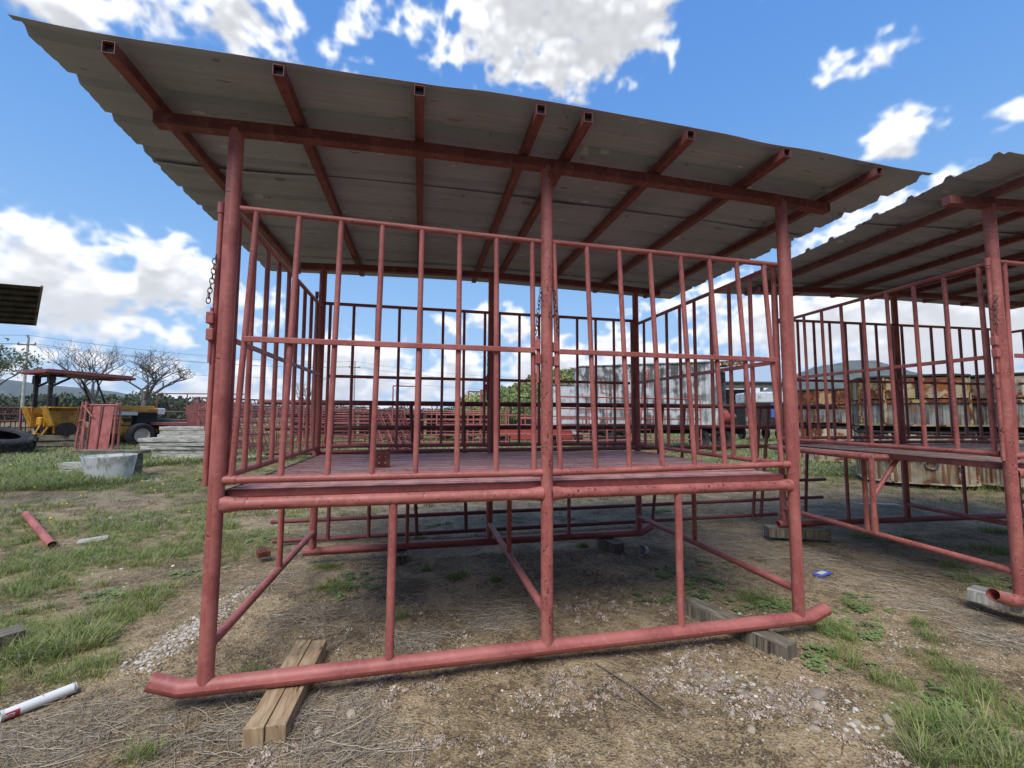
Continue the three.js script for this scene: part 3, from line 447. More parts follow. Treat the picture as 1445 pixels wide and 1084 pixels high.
function wheel(parent, x, y, z, R, w, side, rimMat, lugs = 0) { const g = wheelGeo(R, w, lugs); const o = new THREE.Group(); o.name = 'wheel'; o.position.set(x, y, z); if (side < 0) o.rotation.y = Math.PI; parent.add(o); obj('tyre', g.tyre, M.rubber, o); obj('rim', g.rim, rimMat, o); return o; }
// ---------------------------------------------------------------- tractor: heading along local -z, rear towards +z; rear wheels taken off
{
  const yaw = Math.atan2(-0.546, 0.837), gy = gh(-11.4, -17.3);
  const t = thing('tractor', 'yellow industrial tractor without rear wheels under a flat red canopy', 'tractor', [-12.15, gy, -16.26], yaw);
  obj('chassis', [bx(0.5, 0.3, 3.2, 0, 0.72, -1.65, { r: 0.03 }), bx(0.5, 0.46, 0.7, 0, 0.85, -0.2, { r: 0.05 }), bx(0.7, 0.2, 0.4, 0, 0.6, -2.4, { r: 0.03 })], M.yellow, t);
  obj('rear_axle', [tb([-0.8, 0.82, 0], [0.8, 0.82, 0], 0.13, 14), tb([0.62, 0.82, 0], [0.86, 0.82, 0], 0.24, 18), tb([-0.86, 0.82, 0], [-0.62, 0.82, 0], 0.24, 18), bx(0.4, 0.5, 0.4, 0, 0.85, 0.15, { r: 0.06 })], M.machine, t);
  const eng = obj('engine', [bx(0.46, 0.5, 1.0, 0, 1.15, -1.75, { r: 0.04 }), tb([0.27, 1.2, -1.4], [0.27, 1.2, -1.75], 0.09, 12), tb([0.26, 0.98, -1.9], [0.26, 1.15, -1.9], 0.06, 10), bx(0.14, 0.2, 0.25, 0.28, 1.05, -1.3, { r: 0.02 })], M.yellow, t); obj('exhaust_manifold', [tb([0.29, 1.32, -1.4], [0.29, 1.32, -2.1], 0.04, 8), bx(0.1, 0.14, 0.3, 0.3, 1.15, -2.05)], M.machine, eng);
  const hood = obj('hood', [bx(0.72, 0.22, 2.3, 0, 1.54, -2.0, { r: 0.06 }), bx(0.68, 0.12, 2.15, 0, 1.66, -1.95, { r: 0.04 })], M.yellow, t); obj('side_stripe', bx(0.735, 0.14, 1.25, 0, 1.4, -1.75, { r: 0.004 }), M.white, hood); obj('stripe_band', bx(0.74, 0.1, 0.7, 0, 1.4, -2.75, { r: 0.004 }), M.dark, hood);
  obj('radiator', bx(0.66, 0.62, 0.75, 0, 1.06, -2.75, { r: 0.03 }), M.dark, t); obj('nose', bx(0.7, 0.28, 0.34, 0, 1.5, -3.25, { r: 0.04 }), M.white, t);
  for (const s of [-1, 1]) { // fenders, open at the back
    obj('fender', [bx(0.42, 0.05, 1.15, s * 0.66, 1.6, -0.05, { r: 0.012 }), bx(0.42, 0.72, 0.05, s * 0.66, 1.28, 0.5, { rx: 0.32, r: 0.012 }), bx(0.04, 0.7, 1.05, s * 0.46, 1.25, -0.02, { r: 0.01 })], M.yellow, t);
    obj('canopy_post', [bx(0.11, 1.3, 0.11, s * 0.5, 2.15, 0.42, { r: 0.012 }), bx(0.2, 0.3, 0.18, s * 0.5, 2.62, 0.42, { r: 0.02 }), beam([s * 0.5, 2.35, 0.42], [s * 0.5, 2.72, -0.1], 0.06, 0.07)], M.machine, t);
    obj('canopy_strut', tb([s * 0.5, 1.6, -1.25], [s * 0.5, 2.72, -0.85], 0.03, 8), M.machine, t);
  }
  obj('seat', [bx(0.5, 0.12, 0.5, 0, 1.45, -0.15, { r: 0.04 }), bx(0.5, 0.5, 0.12, 0, 1.75, 0.12, { r: 0.04 })], M.dark, t);
  obj('steering_wheel', [new THREE.TorusGeometry(0.2, 0.018, 6, 18).rotateX(-1.0).translate(0, 1.85, -0.75).toNonIndexed(), tb([0, 1.85, -0.75], [0, 1.5, -0.95], 0.025, 8)], M.dark, t);
  const can = obj('canopy', [bx(1.75, 0.1, 2.7, 0, 2.84, -0.62, { r: 0.03, rx: -0.02 }), bx(1.62, 0.07, 2.55, 0, 2.92, -0.62, { r: 0.03, rx: -0.02 })], M.redDullAndShade, t); obj('canopy_rib', [bx(1.7, 0.06, 0.07, 0, 2.77, 0.2), bx(1.7, 0.06, 0.07, 0, 2.77, -1.2)], M.machine, can);
  obj('drawbar', [bx(0.16, 0.12, 0.7, 0, 0.5, 0.35), bx(0.5, 0.1, 0.12, 0, 0.62, 0.55), tb([-0.25, 0.6, 0.45], [-0.35, 1.15, 0.2], 0.035, 8), tb([0.25, 0.6, 0.45], [0.35, 1.15, 0.2], 0.035, 8), bx(0.3, 0.3, 0.3, 0.05, 1.1, 0.35, { r: 0.04 })], M.yellow, t);
  for (const s of [-1, 1]) wheel(t, s * 0.78, 0.5, -2.3, 0.5, 0.34, s, M.cream);
  obj('front_axle', [tb([-0.75, 0.5, -2.3], [0.75, 0.5, -2.3], 0.07, 10), bx(0.3, 0.3, 0.25, 0, 0.55, -2.3)], M.yellow, t);
}
for (let k = 0; k < 3; k++) { const o = thing('crib_timber', ORD[k] + ' old timber up from the ground under the yellow tractor', 'timber', [-11.75, gh(-11.7, -15.9) + 0.1 + k * 0.2, -15.95 + k * 0.04], 0.15 + k * 0.03, 'timbers cribbed under the tractor'); obj('beam', bx(1.8 - k * 0.15, 0.19, 0.22, 0, 0, 0, { r: 0.012 }), M.woodGrey, o); }
{ // the tractor's rear tyre lying tilted
  const g = wheelGeo(0.82, 0.5, 18); const o = obj('lugged_tyre', g.tyre, M.rubber); tag(o, 'big lugged black tractor tyre lying tilted beside the yellow tractor', 'tyre'); o.position.set(-12.15, 0.62, -14.1); o.rotation.set(0.3, 0.5, 1.22);
}
{ // flatbed with double tyres beyond the white timbers
  const t = thing('farm_trailer', 'low flat farm trailer on double black tyres behind the white timber stack', 'trailer', [-9.3, gh(-9, -18.5), -18.9], -0.5);
  obj('bed', [bx(3.4, 0.12, 1.7, 0.2, 0.95, 0, { r: 0.01 })], M.redDullAndShade, t); obj('beam', bx(3.6, 0.16, 0.16, 0.2, 0.8, 0.5), M.redDullAndShade, t); obj('drum', [tb([-1.3, 0.75, 0.85], [-1.3, 0.75, -0.4], 0.42, 18)], M.rubber, t);
  for (const x of [0.55, 1.0]) { const w = wheel(t, x, 0.45, 0.8, 0.45, 0.26, 1, M.machine); w.rotation.y = -Math.PI / 2; }
}
// folded red squeeze panel in front of the tractor
{
  const t = thing('squeeze_gate', 'folded red squeeze gate with two solid sheets leaning on the yellow tractor', 'gate', [-10.4, gh(-9.7, -14.6) + 0.02, -14.72], -0.21); t.rotation.order = 'YXZ'; t.rotation.x = -0.1; t.scale.x = 0.84;
  for (const [x0, w, rz] of [[0.42, 0.36, 0.06], [0.86, 0.44, 0.02]]) { const sh = obj('sheet', bx(w, 1.5, 0.025, x0 + w / 2, 0.88, 0.06, { rz: rz, r: 0.004 }), M.red, t); obj('sheet_rib', bx(0.05, 1.55, 0.05, x0, 0.88, 0.085, { rz: rz }), M.redDullAndShade, sh); }
  for (const [a, b, z] of [[0.02, 0.0, 0.1], [0.16, 0.1, 0.05], [0.34, 0.16, 0.12], [1.42, 1.3, 0.0], [1.5, 1.28, -0.15]]) obj('post', tb([a, 0, z], [b, 1.78, z], 0.038, 8), M.red, t);
  for (const y of [1.68, 0.14]) obj('rail', tb([0, y, 0.02], [1.42, y, 0.02], 0.034, 8), M.red, t); obj('brace', tb([0.1, 1.65, 0.15], [0.55, 1.25, 0.15], 0.026, 8), M.red, t); obj('handle', tb([0.0, 1.6, 0.2], [-0.04, 1.0, 0.22], 0.02, 8), M.redDullAndShade, t); obj('hoop', new THREE.TorusGeometry(0.18, 0.022, 6, 14, 3.2).translate(0.14, 0.95, 0.14).toNonIndexed(), M.red, t);
}
// ---------------------------------------------------------------- timber, tub and litter on the left
{
  const rr = rng(51); let y = gh(-6.2, -12.2) - 0.02;
  let course = 0; for (const [n, x0, len] of [[3, 0.42, 1.75], [3, 0.0, 2.1], [3, 0.55, 1.55]]) for (let i = 0; i < n; i++) { const o = thing('white_plank', 'weathered white plank, ' + ORD[course++] + ' up from the ground in its stack', 'plank', [-7.05 + x0 * 0.9 + rr() * 0.06, y, -12.3 + rr() * 0.05], -0.16 + (rr() - 0.5) * 0.04, 'stack of white planks'); obj('board', bx(len * 0.92, 0.108, 0.6, len / 2 * 0.92, 0.055, 0, { r: 0.01 }), M.woodPale, o); y += 0.115; }
  for (let i = 0; i < 5; i++) { const o = thing('loose_board', ORD[i] + ' loose weathered board on the grass, counted from the white plank stack', 'board', [-6.2 + i * 0.5, gh(-5, -12) + 0.05 + (i % 2) * 0.05, -11.6 - i * 0.16], -0.05 + (i % 3) * 0.07, 'loose boards on the grass'); obj('board', bx(2.6, 0.05, 0.2, 0.6, 0, 0, { r: 0.006 }), i % 2 ? M.woodPale : M.woodGrey, o); }
  const tub = thing('feed_tub', 'white plastic feed tub tapering to its base on the grass', 'tub', [-5.66, gh(-5.66, -8.53) - 0.03, -8.53], -0.2);
  { const pts = []; const g = []; const prof = [[0.46, 0], [0.48, 0.01], [0.62, 0.6], [0.625, 0.612], [0.61, 0.612], [0.47, 0.04], [0.001, 0.03]]; const l = boxUV(lathe(prof, 40)); l.scale(0.93, 0.95, 0.5); l.rotateZ(0.03); l.rotateX(0.05); obj('shell', l, M.white, tub); }
  const pal = thing('timber_bearer', 'grey stacked timber bearers behind the white tub', 'timber', [-6.75, gh(-6.7, -9.1) - 0.03, -9.15], -0.2); obj('bearer', bx(0.6, 0.16, 0.3, 0.1, 0.08, 0, { r: 0.01 }), M.woodPale, pal); obj('bearer', bx(0.55, 0.16, 0.3, 0.08, 0.245, 0, { r: 0.01 }), M.woodPale, pal); obj('plank', bx(1.6, 0.07, 0.3, 0.75, 0.57, -0.1, { r: 0.008 }), M.woodGrey, pal); obj('prop', bx(0.14, 0.5, 0.2, 1.3, 0.27, -0.15, { r: 0.01 }), M.woodGrey, pal);
  const sheet = thing('bent_sheet', 'bent grey metal sheet resting over low blocks beside the tyre', 'metal sheet', [-11.3, gh(-11, -12) + 0.2, -12.2], -0.2);
  { const p = []; const shp = new THREE.Shape(); [[-0.9, 0.02], [-0.2, 0.12], [0.2, 0.14], [0.62, 0.08], [0.95, -0.12], [0.97, -0.1], [0.62, 0.11], [0.2, 0.17], [-0.2, 0.15], [-0.9, 0.05]].forEach(([x, y], i) => i ? shp.lineTo(x, y) : shp.moveTo(x, y)); let g = new THREE.ExtrudeGeometry(shp, { depth: 0.5, bevelEnabled: false }); obj('sheet', boxUV(g), M.corr, sheet); }
  for (let i = 0; i < 3; i++) { const o = thing('concrete_block', ORD[i] + ' pale concrete block under the bent sheet, counted towards the tractor', 'block', [-11.5 + i * 0.35, gh(-11.3, -11.6) + 0.1, -11.9 + i * 0.15], 0.3 * i, 'blocks under the sheet'); obj('block', bx(0.3, 0.2, 0.2, 0, 0, 0, { r: 0.012 }), M.woodPale, o); }
  // pipe on the grass
  const p = tag(obj('loose_pipe', pipePath([[-4.75, gh(-4.75, -5.27) + 0.045, -5.27], [-3.27, gh(-3.27, -3.65) + 0.045, -3.65]], 0.045, 14), M.redFaded), 'faded red pipe lying alone on the grass', 'pipe');
  const c = tag(obj('brick_chip', bx(0.2, 0.06, 0.12, -5.6, gh(-5.6, -7.9) + 0.04, -7.9, { ry: 0.4, r: 0.012 }), M.brick), 'small broken red brick lying in grass near the white tub', 'brick');
  tag(obj('flat_stone', bx(0.3, 0.05, 0.2, -3.0, gh(-3.0, -3.9) + 0.02, -3.9, { ry: 0.5, rz: 0.06, r: 0.02 }), M.woodPale), 'flat pale stone beside the end of the loose red pipe', 'stone');
}
{ // empty white tube with red print
  const cv = document.createElement('canvas'); cv.width = 512; cv.height = 256; const g = cv.getContext('2d'); g.fillStyle = '#e9ecee'; g.fillRect(0, 0, 512, 256); g.fillStyle = '#b23a3c'; g.beginPath(); g.moveTo(30, 200); g.lineTo(120, 215); g.lineTo(200, 256); g.lineTo(30, 256); g.fill(); g.fillRect(350, 196, 140, 60); g.fillStyle = '#e9ecee'; g.font = 'bold 44px sans-serif'; g.fillText('CO', 376, 244); g.strokeStyle = '#77797c'; g.lineWidth = 3; g.beginPath(); g.moveTo(200, 150); g.lineTo(260, 120); g.lineTo(320, 116); g.stroke();
  const tx = new THREE.CanvasTexture(cv); tx.colorSpace = THREE.SRGBColorSpace; const a = V(-1.03, gh(-1.03, -0.15) + 0.03, -0.15), b = V(-0.83, gh(-0.83, -0.36) + 0.032, -0.36), d = b.clone().sub(a), len = d.length();
  const q = new THREE.Quaternion().setFromUnitVectors(V(0, 1, 0), d.clone().normalize()); const t = thing('sealant_tube', 'empty white tube with red print lying on the straw', 'tube', [a.x, a.y, a.z]); t.quaternion.copy(q);
  let body = new THREE.CylinderGeometry(0.0275, 0.0275, len, 24, 1, true); body.rotateY(2.2); body.translate(0, len / 2, 0); obj('body', body, std({ map: tx, roughness: 0.45, side: THREE.DoubleSide }), t);
  obj('inside', new THREE.CylinderGeometry(0.0255, 0.0255, len, 20, 1, true).translate(0, len / 2, 0), std({ color: new THREE.Color(0.62, 0.62, 0.58), side: THREE.DoubleSide }), t); obj('collar', lathe([[0.0255, 0], [0.0288, 0], [0.0288, 0.012], [0.0276, 0.014]], 24), M.white, t); obj('cap', [lathe([[0.001, len - 0.006], [0.022, len - 0.008], [0.0288, len - 0.004], [0.0288, len - 0.014], [0.0276, len - 0.016]], 24)], M.white, t);
}
// ---------------------------------------------------------------- blocks under the sheds, bricks, litter
{
  const blk = (label, x, z, ry, w, h, l, mats, top, n = 1) => { const t = thing('timber_block', label, 'timber block', [x, top - h, z], ry); for (let i = 0; i < n; i++) obj('timber', bx(w / n - (n > 1 ? 0.002 : 0), h - i * 0.004, l - i * 0.02, (i - (n - 1) / 2) * w / n, (h - i * 0.004) / 2, 0, { r: 0.007 }), mats, t); for (const c of t.children) { c.geometry.attributes.uv && rotUV(c.geometry); } return t; };
  const rotUV = g => { const uv = g.attributes.uv; for (let i = 0; i < uv.count; i++) uv.setXY(i, uv.getY(i), uv.getX(i)); };
  blk('pair of pale split timbers under the left end of the front skid', 0.42, -0.09, -0.03, 0.2, 0.115, 0.84, M.wood, -0.045, 2);
  blk('grey squared timber under the right end of the front skid', 3.52, -0.17, 0.3, 0.15, 0.12, 0.82, M.woodGrey, -0.045);
  blk('short grey block under the rear skid near the left post', 0.93, -2.33, 0.1, 0.16, 0.11, 0.3, M.woodGrey, -0.044);
  blk('short mossy block under the rear skid near the right post', 3.5, -2.3, 0.2, 0.16, 0.11, 0.35, M.woodGrey, -0.044);
  blk('long grey timber under the rear corner of the second shed', 6.1, -2.1, 1.2, 0.18, 0.13, 0.75, M.woodGrey, 0.03);
  blk('pale block under the front corner of the second shed', 5.95, 0.05, 0.3, 0.2, 0.1, 0.4, M.woodPale, 0.028);
  blk('weathered square timber lying in grass beside the white tube', -1.92, -0.72, -0.75, 0.16, 0.12, 0.9, M.woodGrey, -0.02);
  // brick with holes, standing on the deck
  const hole = (label, at, ry, rx) => { const t = thing('cored_brick', label, 'brick', at, ry); t.rotation.order = 'YXZ'; t.rotation.x = rx; const s = new THREE.Shape(); s.moveTo(-0.058, 0); s.lineTo(0.058, 0); s.lineTo(0.058, 0.118); s.lineTo(-0.058, 0.118); s.lineTo(-0.058, 0); for (const [x, y] of [[-0.026, 0.036], [0.026, 0.036], [-0.026, 0.084], [0.026, 0.084]]) { const h = new THREE.Path(); h.absarc(x, y, 0.0135, 0, Math.PI * 2, true); s.holes.push(h); } const g = new THREE.ExtrudeGeometry(s, { depth: 0.055, bevelEnabled: true, bevelSize: 0.003, bevelThickness: 0.003, bevelSegments: 1, curveSegments: 8 }); obj('body', boxUV(g), M.brick, t); return t; };
  hole('dark red brick with four holes standing on the shed deck', [0.82, 1.062, -1.05], 0.1, 0);
  hole('dark red brick with holes lying on bare soil outside the shed', [-0.55, gh(-0.55, -2.6) + 0.07, -2.6], 0.5, -1.5);
  const cup = thing('paper_cup', 'crumpled white paper cup on the ground under the shed', 'cup', [3.84, gh(3.84, -2.02) + 0.035, -2.02], 0.6); cup.rotation.z = 1.35; cup.rotation.order = 'YXZ'; { const g = lathe([[0.001, 0], [0.03, 0], [0.032, 0.004], [0.044, 0.085], [0.046, 0.088], [0.042, 0.085], [0.029, 0.006], [0.001, 0.005]], 18); g.scale(1.35, 1.35, 1.0); obj('body', g, M.white, cup); }
  const wr = tag(obj('wrapper', bx(0.19, 0.018, 0.09, 5.3, gh(5.3, -1.03) + 0.02, -1.03, { ry: 0.2, rz: 0.08, r: 0.006 }), M.blue), 'flat blue and white packet on the soil between the sheds', 'packet');
  const pk = obj('packet_print', bx(0.1, 0.003, 0.05, 5.3, gh(5.3, -1.03) + 0.0315, -1.03, { ry: 0.2, rz: 0.08 }), M.white, wr); pk.position.set(0, 0, 0);
  for (const [x, z, w, d, ry, i] of [[13.6, -8.7, 0.9, 0.25, 0.2, 0], [15.2, -10.2, 1.1, 0.4, -0.3, 1], [12.9, -9.8, 0.5, 0.3, 0.8, 2], [9.6, -3.6, 0.9, 0.06, -0.5, 3]]) { const g = new THREE.PlaneGeometry(w, d, 12, 6); const p = g.attributes.position; for (let k = 0; k < p.count; k++) p.setZ(k, 0.03 + 0.05 * vn2(p.getX(k) * 6 + i * 9 + 20, p.getY(k) * 6 + 20)); g.rotateX(-Math.PI / 2); g.computeVertexNormals(); const o = tag(obj('plastic_scrap', g, std({ color: new THREE.Color(0.72, 0.74, 0.76), roughness: 0.35, side: THREE.DoubleSide })), 'crumpled white plastic scrap lying on the bare ground by the bins', 'litter', 'scraps of plastic'); o.position.set(x, gh(x, z), z); o.rotation.y = ry; }
}
// ---------------------------------------------------------------- steep dark awning at the left
{
  const t = thing('metal_awning', 'dark ribbed metal awning on posts at the edge of the yard', 'awning', [-4.5, 0, -4.83], 0.04);
  const a = [0, 3.4, 0], b = [-0.62, 2.95, -0.85], X = V(-1, 0.02, 0), Sl = V(b[0] - a[0], b[1] - a[1], b[2] - a[2]); const pos = [], uv = [], idx = [], prof = []; const nr = 7;
  for (let i = 0; i < nr; i++) { const o = i / nr, w = 1 / nr; prof.push([o, 0], [o + w * 0.5, 0], [o + w * 0.6, 0.035], [o + w * 0.9, 0.035]); } prof.push([1, 0]); const N = V(0, 0.88, -0.47), n = prof.length, nx = 8;
  for (let s = 0; s < 2; s++) for (let i = 0; i <= nx; i++) for (const [q, h] of prof) { const p = V(...a).addScaledVector(Sl, q).addScaledVector(X, i / nx * 3.2).addScaledVector(N, h + s * 0.004); pos.push(p.x, p.y, p.z); uv.push(i / nx * 3, q); }
  const S = (nx + 1) * n; for (let i = 0; i < nx; i++) for (let j = 0; j < n - 1; j++) { const k = i * n + j; idx.push(k, k + 1, k + n, k + 1, k + n + 1, k + n, S + k, S + k + n, S + k + 1, S + k + 1, S + k + n, S + k + n + 1); }
  const g = new THREE.BufferGeometry(); g.setAttribute('position', new THREE.Float32BufferAttribute(pos, 3)); g.setAttribute('uv', new THREE.Float32BufferAttribute(uv, 2)); g.setIndex(idx); const q = g.toNonIndexed(); q.computeVertexNormals(); obj('roof_sheet', q, M.sheetDark, t);
  obj('edge_trim', beam([0.012, 3.41, 0], [-0.61, 2.96, -0.85], 0.03, 0.035), M.woodGrey, t);
  for (const x of [-1.5, -3.1]) obj('post', tb([x, -0.1, -0.3], [x, 3.3, -0.3], 0.045, 10), M.redDullAndShade, t); obj('beam', beam([-1.1, 3.17, -0.3], [-3.2, 3.2, -0.3], 0.07, 0.07), M.redDullAndShade, t);
}

// ---------------------------------------------------------------- white box trailer with an open bay
{
  const t = thing('box_trailer', 'weathered white box trailer with soot streaks, rusted lettering and an open end bay', 'trailer', [8.48, 0, -16.2], -Math.atan2(1.83, 6.1)), LEN = 7.75, SIDE = 6.4, y0 = 1.14, y1 = 3.85, y1r = 4.1, dep = 2.4;
  const top = x => mix(y1, y1r, x / LEN);
  { const n = 120, pos = [], uv = [], idx = []; for (let i = 0; i <= n; i++) { const x = i / n * SIDE, rib = (i % 8 === 0) ? 0.02 : 0, k = i % 2 ? 0.004 : 0; for (const f of [0, 1]) { pos.push(x, mix(y0, top(x), f), rib + k); uv.push(x / 8, f); } } for (let i = 0; i < n; i++) { const a = i * 2; idx.push(a, a + 2, a + 1, a + 1, a + 2, a + 3); } const g = new THREE.BufferGeometry(); g.setAttribute('position', new THREE.Float32BufferAttribute(pos, 3)); g.setAttribute('uv', new THREE.Float32BufferAttribute(uv, 2)); g.setIndex(idx); const q = g.toNonIndexed(); q.computeVertexNormals(); obj('side_wall', q, M.trailer, t); }
  obj('inner_wall_or_shade_plug', bx(SIDE - 0.02, y1 - y0 - 0.1, 0.05, SIDE / 2, (y0 + y1) / 2, -0.05), M.woodGrey, t);
  obj('far_wall', bx(LEN, y1 - y0, 0.06, LEN / 2, (y0 + y1) / 2, -dep), M.corr, t); obj('front_wall', bx(0.06, y1 - y0, dep - 0.1, 0.0, (y0 + y1) / 2, -dep / 2), M.white, t);
  obj('roof', beam([-0.05, y1 + 0.03, -dep / 2], [LEN + 0.05, y1r + 0.03, -dep / 2], dep + 0.1, 0.06), M.corr, t); obj('floor', bx(LEN, 0.14, dep, LEN / 2, y0 - 0.08, -dep / 2), M.machine, t);
  obj('end_post', bx(0.12, y1r - y0, 0.12, LEN - 0.05, (y0 + y1r) / 2, -0.06), M.rustWhite, t);
  { const gs = []; const r = rng(8); for (let i = 0; i < 14; i++) gs.push(bx(0.12, 0.1 + r() * 0.12, 0.02, SIDE + 0.05 + i * 0.095, top(SIDE) - 0.05 - r() * 0.05, 0.02, { rz: (r() - 0.5) * 0.8, rx: (r() - 0.5) * 0.5 })); const f = obj('torn_edge', gs, M.rustWhite, t); f.userData.kind = 'stuff'; }
  for (const x of [1.0, 1.9, 5.6, 6.6]) { const w = wheel(t, x, 0.5, -0.25, 0.48, 0.26, 1, M.machine); w.rotation.y = -Math.PI / 2; } obj('frame_rail', bx(LEN, 0.3, 0.12, LEN / 2, 0.86, -0.6), M.dark, t); obj('frame_rail', bx(LEN, 0.3, 0.12, LEN / 2, 0.86, -1.8), M.dark, t);
  const m = thing('old_engine', 'old red engine stood in the open bay of the white trailer', 'engine', [15.05, 1.14, -14.5], 0.2); obj('block', [bx(0.5, 0.5, 0.5, 0, 0.25, 0, { r: 0.08 }), bx(0.3, 0.25, 0.6, 0.05, 0.55, 0, { r: 0.05 })], M.rustOrange, m); obj('housing', [tb([-0.45, 0.35, 0.1], [0.0, 0.35, 0.1], 0.32, 16), tb([0.3, 0.4, 0], [0.55, 0.35, 0], 0.2, 14)], M.truckRed, m); obj('pulley', [tb([0, 0.62, 0.3], [0, 0.62, 0.4], 0.12, 12), tb([0.2, 0.2, 0.3], [0.2, 0.2, 0.42], 0.16, 12)], M.machine, m);
}
{ const t = thing('storage_bin', 'small pale grey metal storage bin beyond the white trailer', 'container', [9.0, 0.1, -21.6], -0.2); obj('body', bx(1.7, 2.9, 1.6, 0.7, 1.75, 0, { r: 0.02 }), M.white, t); obj('lid', bx(1.8, 0.06, 1.7, 0.7, 3.24, 0), M.corr, t); obj('skid', bx(1.7, 0.3, 1.6, 0.7, 0.15, 0), M.dark, t); }
// ---------------------------------------------------------------- pickup, loader, box truck
{
  const t = thing('pickup_truck', 'old red pickup truck with white grille parked behind the pale panels', 'pickup', [4.6, gh(6, -19), -19.6], -0.22);
  const s = new THREE.Shape(); [[0, 0.5], [0.1, 0.95], [1.7, 1.02], [1.75, 1.0], [3.0, 1.0], [4.35, 0.92], [4.5, 0.85], [4.5, 0.45], [4.1, 0.42], [3.95, 0.72], [3.35, 0.72], [3.2, 0.42], [1.35, 0.42], [1.2, 0.72], [0.6, 0.72], [0.45, 0.42], [0.05, 0.42]].forEach(([x, y], i) => i ? s.lineTo(x, y) : s.moveTo(x, y)); const g = new THREE.ExtrudeGeometry(s, { depth: 1.6, bevelEnabled: true, bevelSize: 0.05, bevelThickness: 0.06, bevelSegments: 2 }); g.translate(0, 0, -1.7); obj('body', boxUV(g), M.truckRed, t);
  const c = new THREE.Shape(); [[1.6, 1.0], [1.75, 1.55], [2.75, 1.55], [3.15, 1.0]].forEach(([x, y], i) => i ? c.lineTo(x, y) : c.moveTo(x, y)); const cg = new THREE.ExtrudeGeometry(c, { depth: 1.4, bevelEnabled: true, bevelSize: 0.04, bevelThickness: 0.05, bevelSegments: 2 }); cg.translate(0, 0, -1.6); const cab = obj('cab', boxUV(cg), M.truckRed, t); obj('side_window', bx(0.85, 0.38, 0.02, 2.28, 1.3, -0.13), M.glassDark, cab); obj('windscreen', bx(0.02, 0.5, 1.2, 3.02, 1.29, -0.9, { rz: 0.62 }), M.glassDark, cab);
  obj('grille', bx(0.06, 0.28, 1.3, 4.57, 0.72, -0.9, { r: 0.02 }), M.chrome, t); for (const z of [-0.25, -1.55]) obj('headlight', tb([4.55, 0.78, z], [4.62, 0.78, z], 0.11, 14), M.white, t); obj('bumper', bx(0.12, 0.16, 1.7, 4.6, 0.48, -0.9, { r: 0.03 }), M.chrome, t);
  for (const x of [0.9, 3.65]) for (const z of [-0.2, -1.6]) { const w = wheel(t, x, 0.34, z, 0.34, 0.22, 1, M.machine); w.rotation.y = z > -1 ? -Math.PI / 2 : Math.PI / 2; }
}
{
  const t = thing('farm_loader', 'small orange farm loader parked across the yard', 'loader', [2.6, 0.1, -24.0], -0.25);
  obj('hood', bx(1.3, 0.5, 0.7, 1.3, 1.15, 0, { r: 0.06 }), M.orange, t); obj('frame', bx(2.2, 0.25, 0.6, 0.9, 0.7, 0, { r: 0.03 }), M.machine, t); obj('fender', bx(0.8, 0.1, 1.3, 0.15, 1.25, 0, { r: 0.03 }), M.orange, t); obj('seat', bx(0.4, 0.5, 0.45, 0.15, 1.5, 0, { r: 0.05 }), M.dark, t); obj('loader_arm', beam([0.6, 1.3, 0.55], [2.4, 0.7, 0.55], 0.08, 0.16), M.orange, t); obj('loader_arm', beam([0.6, 1.3, -0.55], [2.4, 0.7, -0.55], 0.08, 0.16), M.orange, t); obj('bucket', [bx(0.06, 0.6, 1.5, 2.4, 0.5, 0, { rz: 0.2 }), bx(0.5, 0.06, 1.5, 2.65, 0.24, 0), bx(0.45, 0.5, 0.05, 2.62, 0.45, 0.73), bx(0.45, 0.5, 0.05, 2.62, 0.45, -0.73)], M.machine, t);
  for (const z of [0.55, -0.55]) { const a = wheel(t, 0.15, 0.62, z, 0.62, 0.34, 1, M.orange, 12); a.rotation.y = -Math.PI / 2; const b = wheel(t, 1.75, 0.36, z, 0.36, 0.22, 1, M.orange); b.rotation.y = -Math.PI / 2; }
}
{
  const t = thing('box_truck', 'white box truck with blue panel parked beyond the open trailer bay', 'truck', [23.6, 0.0, -21.6], -0.3);
  obj('box', bx(1.9, 1.5, 2.6, 0, 1.75, -0.2, { r: 0.02 }), M.machine, t); obj('box_top', bx(2.0, 0.75, 2.7, 0, 2.8, -0.2, { r: 0.12 }), M.white, t); obj('blue_panel', bx(0.7, 0.9, 0.03, 0.45, 1.95, 1.12), M.blue, t); obj('chassis', bx(1.8, 0.25, 2.6, 0, 0.85, -0.2), M.dark, t); obj('corner_post', bx(0.12, 2.1, 0.1, 0.95, 1.5, 1.14), M.white, t);
  for (const x of [-0.8, 0.8]) for (const z of [0.7, -1.1]) wheel(t, x, 0.42, z, 0.42, 0.24, Math.sign(x), M.machine);
}
{ // open-sided barn with pale metal roof
  const t = thing('pole_barn', 'open-sided barn with pale blue-grey metal roof behind the trailer', 'barn', [30.6, 0.3, -33.6], -0.2125);
  obj('roof', [beam([-4.5, 4.4, 4], [4.5, 4.4, 4], 0.1, 0.1)], M.roofBlue, t); for (const s of [-1, 1]) { const g = bx(9, 0.08, 4.6, 0, 5.3, s * 2.15, { rx: s * 0.42 }); obj('roof_slope', g, M.roofBlue, t); } for (const x of [-4.2, -1.4, 1.4, 4.2]) for (const z of [3.8, -3.8]) obj('post', bx(0.2, 4.3, 0.2, x, 2.15, z), M.woodGrey, t); obj('back_wall', bx(8.6, 4.2, 0.1, 0, 2.1, -3.7), M.sheetDark, t); obj('header', bx(8.8, 0.5, 0.1, 0, 4.1, 3.95), M.woodGrey, t);
}
